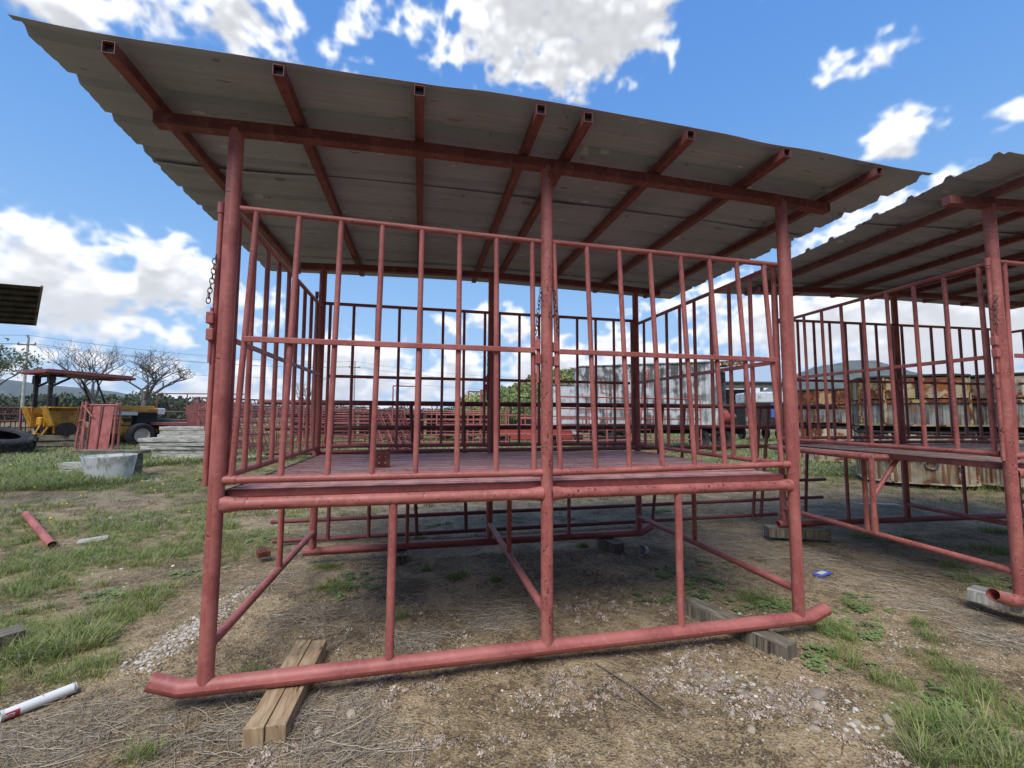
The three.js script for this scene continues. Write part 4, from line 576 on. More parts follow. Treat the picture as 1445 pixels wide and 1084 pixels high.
// ---------------------------------------------------------------- rusty eight-sided bins, stacked two high
function binGeo(w, d, ch) { return [[-w / 2 + ch, d / 2], [w / 2 - ch, d / 2], [w / 2, d / 2 - ch], [w / 2, -d / 2 + ch], [w / 2 - ch, -d / 2], [-w / 2 + ch, -d / 2], [-w / 2, -d / 2 + ch], [-w / 2, d / 2 - ch]]; }
function prism(plan, y0, y1, grow = 0) { const s = new THREE.Shape(); plan.forEach(([x, z], i) => { const k = 1 + grow / Math.hypot(x, z); i ? s.lineTo(x * k, -z * k) : s.moveTo(x * k, -z * k); }); const g = new THREE.ExtrudeGeometry(s, { depth: y1 - y0, bevelEnabled: false }); g.rotateX(-Math.PI / 2); g.translate(0, y0, 0); return boxUV(g, 0.5); }
function corrugated(a, b, y0, y1, pitch = 0.085, amp = 0.014) { const d = Math.hypot(b[0] - a[0], b[1] - a[1]), n = Math.max(4, Math.round(d / pitch) * 4), nx = (b[1] - a[1]) / d, nz = -(b[0] - a[0]) / d, pos = [], uv = [], idx = []; for (let i = 0; i <= n; i++) { const t = i / n, o = amp * [0, 1, 1, 0][i % 4]; const x = mix(a[0], b[0], t) - nx * -o, z = mix(a[1], b[1], t) - nz * o * -1; for (const y of [y0, y1]) { pos.push(x + nx * 0, y, z); uv.push(t * d / 2, y / 2); } } for (let i = 0; i < n; i++) { const k = i * 2; idx.push(k, k + 2, k + 1, k + 1, k + 2, k + 3); } const g = new THREE.BufferGeometry(); g.setAttribute('position', new THREE.Float32BufferAttribute(pos, 3)); g.setAttribute('uv', new THREE.Float32BufferAttribute(uv, 2)); g.setIndex(idx); const q = g.toNonIndexed(); q.computeVertexNormals(); return q; }
function makeBin(label, at, ry, flat, corr, band, seed, group = 'stacked rusty bins') {
  const W = 2.05, Dp = 1.8, ch = 0.42, plan = binGeo(W, Dp, ch), t = thing('rusty_bin', label, 'bin', at, ry, group);
  obj('core', prism(binGeo(W - 0.1, Dp - 0.1, ch - 0.02), 0.1, 1.3), M.machine, t); obj('base_frame', [prism(binGeo(W - 0.2, Dp - 0.2, ch), 0, 0.1)], M.dark, t); obj('bottom_rim', prism(plan, 0.1, 0.14, 0.05), band, t); obj('ledge', prism(plan, 0.66, 0.74, 0.035), band, t); obj('lid', prism(plan, 1.3, 1.345, 0.05), M.sheetDark, t);
  const dm = new THREE.MeshStandardMaterial().copy(corr); dm.side = THREE.DoubleSide;
  for (let i = 0; i < 8; i++) {
    const a = plan[i], b = plan[(i + 1) % 8], L2 = Math.hypot(b[0] - a[0], b[1] - a[1]), ang = Math.atan2(-(b[1] - a[1]), b[0] - a[0]);
    if (i === 3 || i === 4 || i === 5) continue;
    obj('corrugated_panel', corrugated(a, b, 0.14, 0.66), dm, t);
    const n = L2 > 1 ? 2 : 1; for (let k = 0; k < n; k++) { const f0 = (k + 0.06) / n, f1 = (k + 0.94) / n, mx = mix(a[0], b[0], (f0 + f1) / 2), mz = mix(a[1], b[1], (f0 + f1) / 2), g = bx(L2 * (f1 - f0), 0.5, 0.03, 0, 0, 0, { r: 0.012, us: 0.5 }); g.rotateY(ang); g.translate(mx, 1.02, mz); obj('flat_panel', g, flat, t); }
    obj('corner_post', tb([a[0], 0.12, a[1]], [a[0], 1.31, a[1]], 0.035, 6), band, t);
  }
  return t;
}
{
  const g0 = -0.16, H2 = 1.37;
  makeBin('rusty eight-sided bin on the ground behind the second shed, holding up the olive one', [13.45, g0, -5.75], -0.72, M.rustWhite, M.corrRust, M.rustWhite, 1);
  makeBin('olive and rust eight-sided bin on top of its stack behind the second shed', [13.47, g0 + H2, -5.8], -0.74, M.rustOlive, M.corr, M.rustOlive, 2);
  makeBin('rust and white bin at the bottom of the farther stack with an orange bin above', [16.3, g0, -10.4], -0.7, M.rustWhite, M.corrRust, M.rustWhite, 3);
  makeBin('bright orange rusted bin on top of the farther stack', [16.3, g0 + H2, -10.4], -0.66, M.rustOrange, M.corr, M.rustOrange, 4);
  makeBin('bottom bin of the white flaking stack beside the second shed post', [15.35, g0, -4.55], -0.85, M.rustWhite, M.corrRust, M.rustWhite, 5);
  makeBin('flaking white bin on top of its stack beside the second shed post', [15.35, g0 + H2, -4.55], -0.85, M.rustWhite, M.corr, M.rustWhite, 6);
  makeBin('rusted bin at the bottom of the stack between the orange and olive bins', [19.0, g0, -7.9], -0.8, M.rustWhite, M.corrRust, M.rustWhite, 7);
  makeBin('orange flaking bin on top of the stack farthest behind the second shed', [19.0, g0 + H2, -7.9], -0.8, M.rustOrange, M.corr, M.rustWhite, 8);
  const h = thing('hose_coil', 'coil of pale hose hanging on the side of the nearest bin', 'hose', [12.95, 0.42, -5.02], -0.72); for (let i = 0; i < 1; i++) obj('coil', [0, 1, 2].map(k => new THREE.TorusGeometry(0.1 + k * 0.01, 0.01, 6, 22).rotateX(0.08 * k).translate(0.01 * k, 0, 0.03 + k * 0.02).toNonIndexed()), M.corr, h);
}
// ---------------------------------------------------------------- utility poles and wires
{
  const mk = (x, z, h, label) => { const y = gh(x, z), t = thing('utility_pole', label, 'utility pole', [x, y, z], -0.2); obj('pole', tb([0, 0, 0], [0, h, 0], 0.2, 10, 0.13), M.pole, t); obj('crossarm', bx(2.6, 0.14, 0.12, 0, h - 1.2, 0.15), M.woodGrey, t); for (const a of [-1.2, 0, 1.2]) obj('insulator', lathe([[0.001, 0], [0.09, 0], [0.1, 0.12], [0.06, 0.2], [0.09, 0.26], [0.001, 0.34]], 8).translate(a, h - 1.13 + (a === 0 ? 1.1 : 0), 0.15), M.corr, t); return [x, y + h - 1, z]; };
  const a = mk(-54.4, -70.8, 12.4, 'wooden utility pole with crossarm standing beyond the tractor'), b = mk(-14.0, -100.0, 13.5, 'far thin utility pole seen through the gate bars'), c = mk(40.0, -118.0, 13.0, 'farthest utility pole behind the green wooded hill'), z = [-110, 12, -60];
  const wire = (p, q, dy, dx) => { const pts = []; for (let i = 0; i <= 14; i++) { const t = i / 14; pts.push(V(mix(p[0], q[0], t) + dx, mix(p[1], q[1], t) + dy - 4 * 1.2 * t * (1 - t), mix(p[2], q[2], t))); } return new THREE.TubeGeometry(new THREE.CatmullRomCurve3(pts), 20, 0.022, 4).toNonIndexed(); };
  [[z, a, 'left of the tractor pole'], [a, b, 'between the tractor pole and the far thin pole'], [b, c, 'between the two far poles']].forEach(([p, q, w]) => { for (const [dy, dx, which] of [[-0.05, -1.1, 'far crossarm'], [-0.05, 1.1, 'near crossarm'], [1.2, 0, 'topmost'], [-2.4, 0, 'lowest']]) tag(obj('power_wire', wire(p, q, dy, dx), M.dark), which + ' thin overhead wire ' + w, 'wire', 'overhead wires ' + w); });
}
// ---------------------------------------------------------------- trees
function branchTree(seed, h, spread, depth, maxR, droop = 0) {       // returns [trunk geometry, limb geometries, tip points]
  const r = rng(seed), limbs = [], trunk = [], tips = [];
  const grow = (p, d, len, rad, k) => {
    let q = p.clone(), dir = d.clone(); const n = k === 0 ? 4 : 3;
    for (let i = 0; i < n; i++) { const e = q.clone().addScaledVector(dir, len / n), r0 = rad * (1 - 0.28 * i / n), r1 = rad * (1 - 0.28 * (i + 1) / n); (k === 0 ? trunk : limbs).push(tb([q.x, q.y, q.z], [e.x, e.y, e.z], r0, k < 2 ? 7 : 4, r1, false)); q = e; dir.add(V((r() - 0.5) * 0.45, (r() - 0.35) * 0.3 - droop * k * 0.05, (r() - 0.5) * 0.45)).normalize(); }
    if (k >= depth) { tips.push(q.clone()); return; }
    const c = k === 0 ? 5 : 2 + (r() < 0.55 ? 1 : 0);
    for (let i = 0; i < c; i++) { const a = r() * 6.283 + i * 6.283 / c, up = 0.35 + r() * 0.5, s = spread * (0.7 + r() * 0.6); const nd = dir.clone().multiplyScalar(up).add(V(Math.cos(a) * s, 0.12 + r() * 0.25, Math.sin(a) * s)).normalize(); grow(q, nd, len * (0.62 + r() * 0.24), rad * (0.52 + r() * 0.14), k + 1); }
  };
  grow(V(0, 0, 0), V((r() - 0.5) * 0.1, 1, (r() - 0.5) * 0.1).normalize(), h * 0.26, maxR, 0); return { trunk, limbs, tips };
}
function leafMat(c, tr = 0.35) { return new THREE.MeshPhysicalMaterial({ color: c, roughness: 0.9, side: THREE.DoubleSide, transmission: tr, thickness: 0 }); }
function leafCloud(tips, n, rad, size, seed) { const r = rng(seed), pos = [], nor = []; for (const t of tips) for (let i = 0; i < n; i++) { const c = V(r() - 0.5, r() - 0.5, r() - 0.5).multiplyScalar(2 * rad).add(t), a = V(r() - 0.5, r() - 0.5, r() - 0.5).normalize(), b = V(r() - 0.5, r() - 0.5, r() - 0.5).cross(a).normalize(), s = size * (0.6 + r() * 0.8); const p = [c.clone().addScaledVector(a, s), c.clone().addScaledVector(b, s * 0.5), c.clone().addScaledVector(a, -s), c.clone().addScaledVector(b, -s * 0.5)]; for (const k of [0, 1, 2, 0, 2, 3]) pos.push(p[k].x, p[k].y, p[k].z); } const g = new THREE.BufferGeometry(); g.setAttribute('position', new THREE.Float32BufferAttribute(pos, 3)); g.setAttribute('uv', new THREE.Float32BufferAttribute(new Float32Array(pos.length / 3 * 2), 2)); g.computeVertexNormals(); return g; }
{
  const bt = (label, x, z, seed, h, sp, dep, r) => { const t = thing('bare_tree', label, 'tree', [x, gh(x, z) - 0.2, z], 0), q = branchTree(seed, h, sp, dep, r); obj('trunk', q.trunk, M.bark, t); obj('branches', q.limbs, M.bark, t); return [t, q]; };
  bt('large bare spreading tree behind the yellow tractor', -37.4, -67.0, 21, 13.5, 0.95, 6, 0.42);
  bt('bare upright tree beside the larger spreading one', -42.6, -66.0, 34, 13.0, 0.55, 6, 0.3);
  bt('small bare tree seen through the left gate bars', -11.3, -46, 12, 6.5, 0.5, 5, 0.12);
  const lt = thing('leafy_tree', 'young green leafing tree beneath the dark awning', 'tree', [-34.2, gh(-34, -40), -40.6], 0), q = branchTree(5, 9, 0.6, 5, 0.22); obj('trunk', q.trunk, M.bark, lt); obj('branches', q.limbs, M.bark, lt); obj('leaves', leafCloud(q.tips, 7, 0.7, 0.14, 4), leafMat(new THREE.Color(0.13, 0.17, 0.06)), lt);
}
// woods on the rise and along the horizon: clumps of leaf faces
{
  const clump = (seed, n) => { const r = rng(seed), pos = []; for (let i = 0; i < n; i++) { const v = V(r() - 0.5, r() - 0.5, r() - 0.5).normalize().multiplyScalar(0.55 + 0.45 * Math.sqrt(r())); v.y *= 0.95; const a = V(r() - 0.5, r() - 0.5, r() - 0.5).normalize(), b = V(r() - 0.5, r() - 0.5, r() - 0.5).cross(a).normalize(), s = 0.05 + r() * 0.09; const p = [v.clone().addScaledVector(a, s), v.clone().addScaledVector(b, s * 0.8), v.clone().addScaledVector(a, -s), v.clone().addScaledVector(b, -s * 0.8)]; for (const k of [0, 1, 2, 0, 2, 3]) pos.push(p[k].x, p[k].y, p[k].z); } const g = new THREE.BufferGeometry(); g.setAttribute('position', new THREE.Float32BufferAttribute(pos, 3)); g.computeVertexNormals(); return g; };
  const wood = (name, label, n, place, cols, seed) => { const o = new THREE.InstancedMesh(clump(seed, 300), leafMat(new THREE.Color(1, 1, 1), 0.2), n), r = rng(seed + 9), m = new THREE.Matrix4(); for (let i = 0; i < n; i++) { const [x, y, z, s] = place(r, i); m.compose(V(x, y, z), new THREE.Quaternion().setFromEuler(new THREE.Euler(0, r() * 6, (r() - 0.5) * 0.3)), V(s, s * (0.9 + r() * 0.4), s)); o.setMatrixAt(i, m); const c = cols[r() * cols.length | 0], k = 0.8 + r() * 0.4; o.setColorAt(i, new THREE.Color(c[0] * k, c[1] * k, c[2] * k)); } o.name = numbered(name); o.castShadow = o.receiveShadow = true; scene.add(o); return stuff(o, label, 'woodland'); };
  const greens = [[0.24, 0.30, 0.09], [0.18, 0.25, 0.08], [0.36, 0.38, 0.11], [0.15, 0.2, 0.08], [0.3, 0.3, 0.1]], dull = [[0.08, 0.1, 0.05], [0.1, 0.11, 0.06], [0.12, 0.12, 0.08], [0.07, 0.09, 0.05]];
  // wooded rise: centre right
  const hx = 29, hz = -74; const hill = (x, z) => 6.3 * Math.exp(-(((x - hx) / 13) ** 2) - ((z - hz) / 12) ** 2);
  { const n = 40, pos = [], idx = []; for (let j = 0; j <= n; j++) for (let i = 0; i <= n; i++) { const x = hx + (i / n - 0.5) * 90, z = hz + (j / n - 0.5) * 60; pos.push(x, gh(x, z) - 0.4 + hill(x, z), z); } for (let j = 0; j < n; j++) for (let i = 0; i < n; i++) { const a = j * (n + 1) + i, b = a + n + 1; idx.push(a, b, a + 1, a + 1, b, b + 1); } const g = new THREE.BufferGeometry(); g.setAttribute('position', new THREE.Float32BufferAttribute(pos, 3)); g.setIndex(idx); g.computeVertexNormals(); const o = new THREE.Mesh(g, std({ color: new THREE.Color(0.14, 0.16, 0.07) })); o.name = numbered('hill'); o.receiveShadow = o.castShadow = true; scene.add(o); struct(o); }
  wood('hillside_wood', 'fresh green spring wood covering the low rise behind the white trailer', 520, (r) => { const a = (r() + r() - 1), b = (r() + r() - 1); const x = hx + a * 22, z = hz + 4 + b * 14; const s = 1.3 + r() * 1.3; return [x, gh(x, z) + hill(x, z) + s * 0.7 + r() * 1.2, z, s]; }, greens, 3);
  wood('far_treeline', 'distant dark treeline along the far edge of the fields', 900, (r) => { const a = -1.15 + r() * 2.3, d = 170 + r() * 80, s = 2 + r() * 2.6; const x = 1 + Math.sin(a) * d, z = 2 - Math.cos(a) * d; return [x, gh(x, z) + s * 0.45 - 0.6, z, s]; }, dull, 13);
  wood('added_screen_wood', 'added row of unseen trees behind the camera, blocking low sky light from the sheds', 420, (r) => { const x = -42 + r() * 88, s = 1.5 + r() * 1.6, z = 17 + r() * 6; return [x, gh(x, z) + 0.8 + r() * 8.2, z, s]; }, dull, 33);  // unseen tree row added to screen the sheds from low front sky
  wood('left_treeline', 'dark evergreen wood in the distance behind the tractor', 260, (r) => { const a = -0.80 + r() * 0.36, d = 95 + r() * 45, s = 1.6 + r() * 2.0; const x = 1 + Math.sin(a) * d, z = 2 - Math.cos(a) * d; return [x, gh(x, z) + s * 0.5, z, s]; }, [[0.07, 0.09, 0.04], [0.09, 0.11, 0.05]], 23);
}
// far mountains
function mountain(name, cx, cz, w, h, dep, seed, prof) { const nx = 110, nz = 26, pos = [], col = [], idx = [], dir = V(cx, 0, cz).normalize(), rt = V(-dir.z, 0, dir.x); for (let j = 0; j <= nz; j++) for (let i = 0; i <= nx; i++) { const u = i / nx - 0.5, v = j / nz; const x = cx + rt.x * u * w + dir.x * (v - 0.5) * dep, z = cz + rt.z * u * w + dir.z * (v - 0.5) * dep; const y = h * prof(u) * Math.sin(Math.min(1, v * 1.7) * Math.PI / 2) * (0.86 + 0.28 * fbm2(u * 16 + seed, v * 5, 4)) + (vn2(u * 260, v * 60) - 0.5) * h * 0.035; pos.push(x, y - 4, z); const c = m3([0.045, 0.06, 0.035], [0.10, 0.105, 0.06], ss(0.3, 0.7, fbm2(u * 120 + seed, v * 40, 4))); col.push(...c); } for (let j = 0; j < nz; j++) for (let i = 0; i < nx; i++) { const a = j * (nx + 1) + i, b = a + nx + 1; idx.push(a, a + 1, b, a + 1, b + 1, b); } const g = new THREE.BufferGeometry(); g.setAttribute('position', new THREE.Float32BufferAttribute(pos, 3)); g.setAttribute('color', new THREE.Float32BufferAttribute(col, 3)); g.setIndex(idx); g.computeVertexNormals(); const o = new THREE.Mesh(g, std({ vertexColors: true, side: THREE.DoubleSide })); o.name = numbered(name); o.receiveShadow = o.castShadow = true; scene.add(o); struct(o); }
mountain('mountain', -1330, -1720, 2600, 128, 500, 3, u => Math.exp(-(((u + 0.12) / 0.3) ** 2)) * 0.95 + 0.1);
mountain('mountain', 1130, -960, 1500, 150, 500, 9, u => Math.exp(-(((u - 0.01) / 0.16) ** 2)) * 0.92 + 0.28 * Math.exp(-(((u - 0.25) / 0.3) ** 2)));
scene.fog = new THREE.FogExp2(new THREE.Color(0.62, 0.72, 0.86), 0.00018);

// ---------------------------------------------------------------- ground cover
function ribbon(pts, w) { const pos = []; const up = V(0, 1, 0); for (let i = 0; i < pts.length - 1; i++) { const a = pts[i], b = pts[i + 1], d = b.clone().sub(a), s = d.clone().cross(up).normalize(); if (!isFinite(s.x) || s.lengthSq() < 0.1) s.set(1, 0, 0); const wa = w * (1 - i / (pts.length - 1)) + 0.0004, wb = i === pts.length - 2 ? 0 : w * (1 - (i + 1) / (pts.length - 1)) + 0.0004; const A0 = a.clone().addScaledVector(s, wa), A1 = a.clone().addScaledVector(s, -wa), B0 = b.clone().addScaledVector(s, wb), B1 = b.clone().addScaledVector(s, -wb); for (const p of wb ? [A0, A1, B0, B0, A1, B1] : [A0, A1, b]) pos.push(p.x, p.y, p.z); } return pos; }
function fromPos(pos) { const g = new THREE.BufferGeometry(); g.setAttribute('position', new THREE.Float32BufferAttribute(pos, 3)); g.computeVertexNormals(); return g; }
function tuftGeo(seed, n, h, spread, lean, wd) { const r = rng(seed), pos = []; for (let i = 0; i < n; i++) { const a = r() * 6.283, b = V(Math.cos(a), 0, Math.sin(a)).multiplyScalar(spread * Math.sqrt(r())), dir = a + (r() - 0.5) * 1.6, len = h * (0.45 + r() * 0.7), k = lean * (0.4 + r()), pts = []; for (let q = 0; q <= 4; q++) { const t = q / 4; pts.push(V(b.x + Math.cos(dir) * len * k * t * t, len * (t - 0.32 * k * t * t) - 0.004, b.z + Math.sin(dir) * len * k * t * t)); } pos.push(...ribbon(pts, wd * (0.7 + r() * 0.6))); } return fromPos(pos); }
function scatter(name, label, category, geos, mat, list, seed, cols) {     // list: [x, z, scale, lift?]; one InstancedMesh per variant
  const r = rng(seed), q = new THREE.Quaternion(), m = new THREE.Matrix4(), groups = geos.map(() => []); for (const e of list) groups[r() * geos.length | 0].push(e);
  geos.forEach((g, k) => { const L2 = groups[k]; if (!L2.length) return; const o = new THREE.InstancedMesh(g, mat, L2.length); L2.forEach(([x, z, s, y = 0, tilt = 0.12, sy = 1], i) => { q.setFromEuler(new THREE.Euler((r() - 0.5) * tilt * 2, r() * 6.283, (r() - 0.5) * tilt * 2, 'YXZ')); m.compose(V(x, gh(x, z) + y, z), q, V(s, s * sy, s)); o.setMatrixAt(i, m); const c = cols[r() * cols.length | 0], f = 0.8 + r() * 0.4; o.setColorAt(i, new THREE.Color(c[0] * f, c[1] * f, c[2] * f)); }); o.name = numbered(name); o.castShadow = o.receiveShadow = true; scene.add(o); stuff(o, label + (geos.length > 1 ? [', fine blades', ', bent blades', ', dense blades', ', short blades'][k] : ''), category); });
}
const greenCols = [[0.21, 0.29, 0.06], [0.27, 0.34, 0.085], [0.16, 0.24, 0.05], [0.32, 0.35, 0.12], [0.38, 0.35, 0.18]];
{
  const r = rng(301), near = [], mid = [], far = [];
  const free = (x, z) => true;
  for (let i = 0; i < 26000; i++) { const x = -4.5 + r() * 13.5, z = -4.5 + r() * 6.3, g = grassAt(x, z); if (r() < g * g * 0.95) near.push([x, z, 0.45 + r() * 0.6 + (x < -0.6 ? 0.2 : 0)]); }
  for (const [cx, cz, rad] of grassSpots) { const n = Math.ceil(rad * rad * 420 + 8); for (let i = 0; i < n; i++) { const a = r() * 6.283, d = rad * 1.05 * Math.sqrt(r()); near.push([cx + Math.cos(a) * d, cz + Math.sin(a) * d * 0.7, 0.5 + r() * 0.65]); } }
  for (const [cx, cz, rx, rz, n] of [[-1.35, -0.95, 0.3, 0.2, 130], [-6.6, -8.3, 1.7, 1.0, 900], [-9.0, -9.2, 1.7, 1.1, 500], [3.8, 1.05, 0.3, 0.18, 90]]) for (let i = 0; i < n; i++) { const a = r() * 6.283, d = Math.sqrt(r()); near.push([cx + Math.cos(a) * d * rx, cz + Math.sin(a) * d * rz, n > 300 ? 1.7 + r() * 1.3 : 1.0 + r() * 0.8]); }
  for (let i = 0; i < 42000; i++) { const a = -1.25 + r() * 2.5, d = 5 + r() * 11, x = 1.1 + Math.sin(a) * d, z = 2.7 - Math.cos(a) * d; if (z > -4.5 && x > -4.5 && x < 9) continue; const g = grassAt(x, z); if (r() < g * 0.6) mid.push([x, z, 0.7 + r() * 0.8]); }
  for (let i = 0; i < 24000; i++) { const a = -1.1 + r() * 2.2, d = 15 + r() * r() * 45, x = 1.1 + Math.sin(a) * d, z = 2.7 - Math.cos(a) * d; const g = grassAt(x, z); if (r() < g * 0.8) far.push([x, z, (1.0 + r() * 1.0) * (1 + d / 40)]); }
  const lm = leafMat(new THREE.Color(1, 1, 1), 0.3);
  scatter('grass', 'green grass tufts on the soil around the sheds', 'grass', [tuftGeo(1, 13, 0.1, 0.028, 0.7, 0.0021), tuftGeo(2, 16, 0.085, 0.035, 1.1, 0.0023), tuftGeo(3, 20, 0.075, 0.04, 0.5, 0.0019)], lm, near, 5, greenCols);
  scatter('pasture', 'patchy green grass across the yard beyond the sheds', 'grass', [tuftGeo(4, 16, 0.1, 0.06, 0.8, 0.003), tuftGeo(5, 20, 0.08, 0.07, 1.1, 0.003)], lm, mid, 6, greenCols.concat([[0.3, 0.27, 0.15]]));
  scatter('meadow', 'thin grass of the far field', 'grass', [tuftGeo(6, 22, 0.1, 0.12, 0.9, 0.006)], lm, far, 7, greenCols.concat([[0.3, 0.28, 0.15], [0.28, 0.28, 0.12]]));
  // low broad-leaved weeds
  const weedGeo = (seed, n) => { const q = rng(seed), pos = []; for (let i = 0; i < n; i++) { const a = q() * 6.283, d = 0.06 * Math.sqrt(q()), c = V(Math.cos(a) * d, 0.012 + q() * 0.04 * (1 - d * 8), Math.sin(a) * d), s = 0.007 + q() * 0.009, t = q() * 6.283, e = V(Math.cos(t), (q() - 0.4) * 0.7, Math.sin(t)).normalize(), f = V(-Math.sin(t), (q() - 0.5) * 0.5, Math.cos(t)).normalize(); const P = []; for (let k = 0; k < 6; k++) { const b = k / 6 * 6.283; P.push(c.clone().addScaledVector(e, Math.cos(b) * s * 1.25).addScaledVector(f, Math.sin(b) * s * 0.85)); } for (let k = 1; k < 5; k++) for (const p of [P[0], P[k], P[k + 1]]) pos.push(p.x, p.y, p.z); } return fromPos(pos); };
  const weeds = [[3.78, -1.44], [3.92, -1.11], [4.38, -1.47], [3.99, -0.53], [4.29, -0.54], [3.3, -0.86], [3.64, -0.83], [4.74, -0.18], [4.39, -0.01], [0.64, -1.96], [0.56, -1.53], [3.9, 0.32], [5.1, -0.38], [4.1, 0.81], [4.06, 1.07], [3.78, 1.12], [3.98, 1.14], [3.95, 1.0], [6.7, -0.7], [6.9, -0.5], [7.3, -2.0], [-1.6, -1.9], [-1.1, -2.4], [-0.9, -3.6], [2.6, -3.9], [1.4, -3.8], [3.4, -3.9], [5.2, -4.1]], wl = [];
  for (const [x, z] of weeds) for (let i = 0; i < 11; i++) { const a = r() * 6.283, d = 0.24 * Math.sqrt(r()); wl.push([x + Math.cos(a) * d, z + Math.sin(a) * d * 0.8, 0.4 + r() * 0.6]); }
  scatter('weeds', 'low round-leaved green weeds growing on the bare soil', 'weeds', [weedGeo(9, 30)], lm, wl, 8, [[0.19, 0.29, 0.07], [0.24, 0.33, 0.09], [0.15, 0.24, 0.06]]);
  const dl = []; for (let i = 0; i < 70; i++) { const x = -10.5 + r() * 9, z = -11.5 + r() * 7.5; dl.push([x, z, 0.8 + r() * 0.8, 0.12 + r() * 0.1]); }
  scatter('dandelions', 'tiny yellow dandelion heads dotted in the grass', 'flowers', [new THREE.IcosahedronGeometry(0.012, 1)], std({ color: new THREE.Color(1, 1, 1) }), dl, 9, [[0.75, 0.55, 0.03]]);
}
{ // straw, dead stalks
  const strawGeo = (seed) => { const r = rng(seed), pts = [V(-0.5, 0, 0)]; let y = 0, z = 0; for (let i = 1; i <= 5; i++) { y = Math.max(0, y + (r() - 0.45) * 0.05); z += (r() - 0.5) * 0.13; pts.push(V(-0.5 + i / 5, y, z)); } return new THREE.TubeGeometry(new THREE.CatmullRomCurve3(pts), 7, 0.007, 3); };
  const r = rng(411), list = [], spots = [[1.8, -0.91, 0.34], [0.95, -1.53, 0.3], [0.59, 0.14, 0.4], [0.24, -1.1, 0.35], [0.18, 0.16, 0.4], [-0.47, -0.02, 0.5], [5.57, -0.6, 0.6], [5.68, -0.12, 0.45], [5.63, -1.41, 0.6], [6.51, -1.0, 0.7], [1.15, -0.57, 0.22], [0.85, 0.45, 0.3], [5.47, 0.31, 0.3], [1.75, -0.67, 0.25], [-0.75, 0.1, 0.4], [2.6, -4.0, 0.9], [4.2, -4.2, 1.0], [0.6, -3.9, 0.8], [5.4, -2.4, 0.7], [7.2, -3.0, 0.9], [9.5, -3.4, 1.4], [-0.2, -1.9, 0.35], [4.9, -2.0, 0.5]];
  for (const [cx, cz, rad] of spots) { const n = Math.round(240 + rad * 620); for (let i = 0; i < n; i++) { const a = r() * 6.283, d = rad * Math.pow(r(), 0.7); list.push([cx + Math.cos(a) * d, cz + Math.sin(a) * d * 0.75, 0.08 + r() * r() * 0.3, 0.003 + r() * 0.022 * (1 - d / rad), 0.1]); } }
  for (let i = 0; i < 7000; i++) { const x = -2.5 + r() * 10, z = -4.2 + r() * 5.8; if (fbm2(x * 1.6 + 9, z * 1.6 + 4, 3) > 0.42) list.push([x, z, 0.05 + r() * r() * 0.2, 0.002, 0.05]); }
  scatter('straw', 'dry straw and dead stalks matted on the soil', 'straw', [strawGeo(1), strawGeo(2), strawGeo(3)], std({ color: new THREE.Color(1, 1, 1), roughness: 0.9 }), list, 10, [[0.42, 0.35, 0.25], [0.34, 0.28, 0.2], [0.5, 0.43, 0.32], [0.26, 0.22, 0.17], [0.38, 0.34, 0.28]]);
}
{ // pale crumbled weed heads
  const fl = (seed) => { const r = rng(seed), pos = []; for (let i = 0; i < 22; i++) { const a = r() * 6.283, d = 0.026 * Math.sqrt(r()), c = V(Math.cos(a) * d, 0.003 + r() * 0.009, Math.sin(a) * d), s = 0.0035 + r() * 0.004, e = V(r() - 0.5, (r() - 0.3) * 0.7, r() - 0.5).normalize(), f = V(r() - 0.5, (r() - 0.5) * 0.5, r() - 0.5).cross(e).normalize(), up = V(0, s * 0.6, 0); const P = [c.clone().addScaledVector(e, s), c.clone().addScaledVector(f, s).add(up), c.clone().addScaledVector(e, -s), c.clone().addScaledVector(f, -s).add(up)]; for (const k of [0, 1, 2, 0, 2, 3]) pos.push(P[k].x, P[k].y, P[k].z); } return fromPos(pos); };
  const r = rng(500), list = []; const put = (x, z, n, rad) => { for (let i = 0; i < n; i++) { const a = r() * 6.283, d = rad * Math.sqrt(r()); list.push([x + Math.cos(a) * d, z + Math.sin(a) * d * 0.8, 0.4 + r() * 0.8, 0, 0.2]); } };
  for (let i = 0; i < 6000 && list.length < 1000; i++) { const x = 0.3 + r() * 3.6, z = -0.2 + r() * 1.5, n = fbm2(x * 3.4 + 7, z * 3.4 + 3, 3); if (n > 0.585 && r() < 0.55) put(x, z, 1, 0.03); }
  for (let i = 0; i < 1500; i++) { const x = 0.2 + r() * 4, z = -2.2 + r() * 2, n = fbm2(x * 2.8 + 17, z * 2.8 + 13, 3); if (n > 0.6) put(x, z, 1, 0.03); }
  const m = std({ color: new THREE.Color(1, 1, 1), roughness: 0.95, side: THREE.DoubleSide });
  scatter('dead_weed_crumbs', 'pale pinkish crumbled weed heads scattered on the bare soil', 'plant litter', [fl(1), fl(2)], m, list, 12, [[0.5, 0.41, 0.34], [0.4, 0.32, 0.26], [0.56, 0.47, 0.39]]);
}
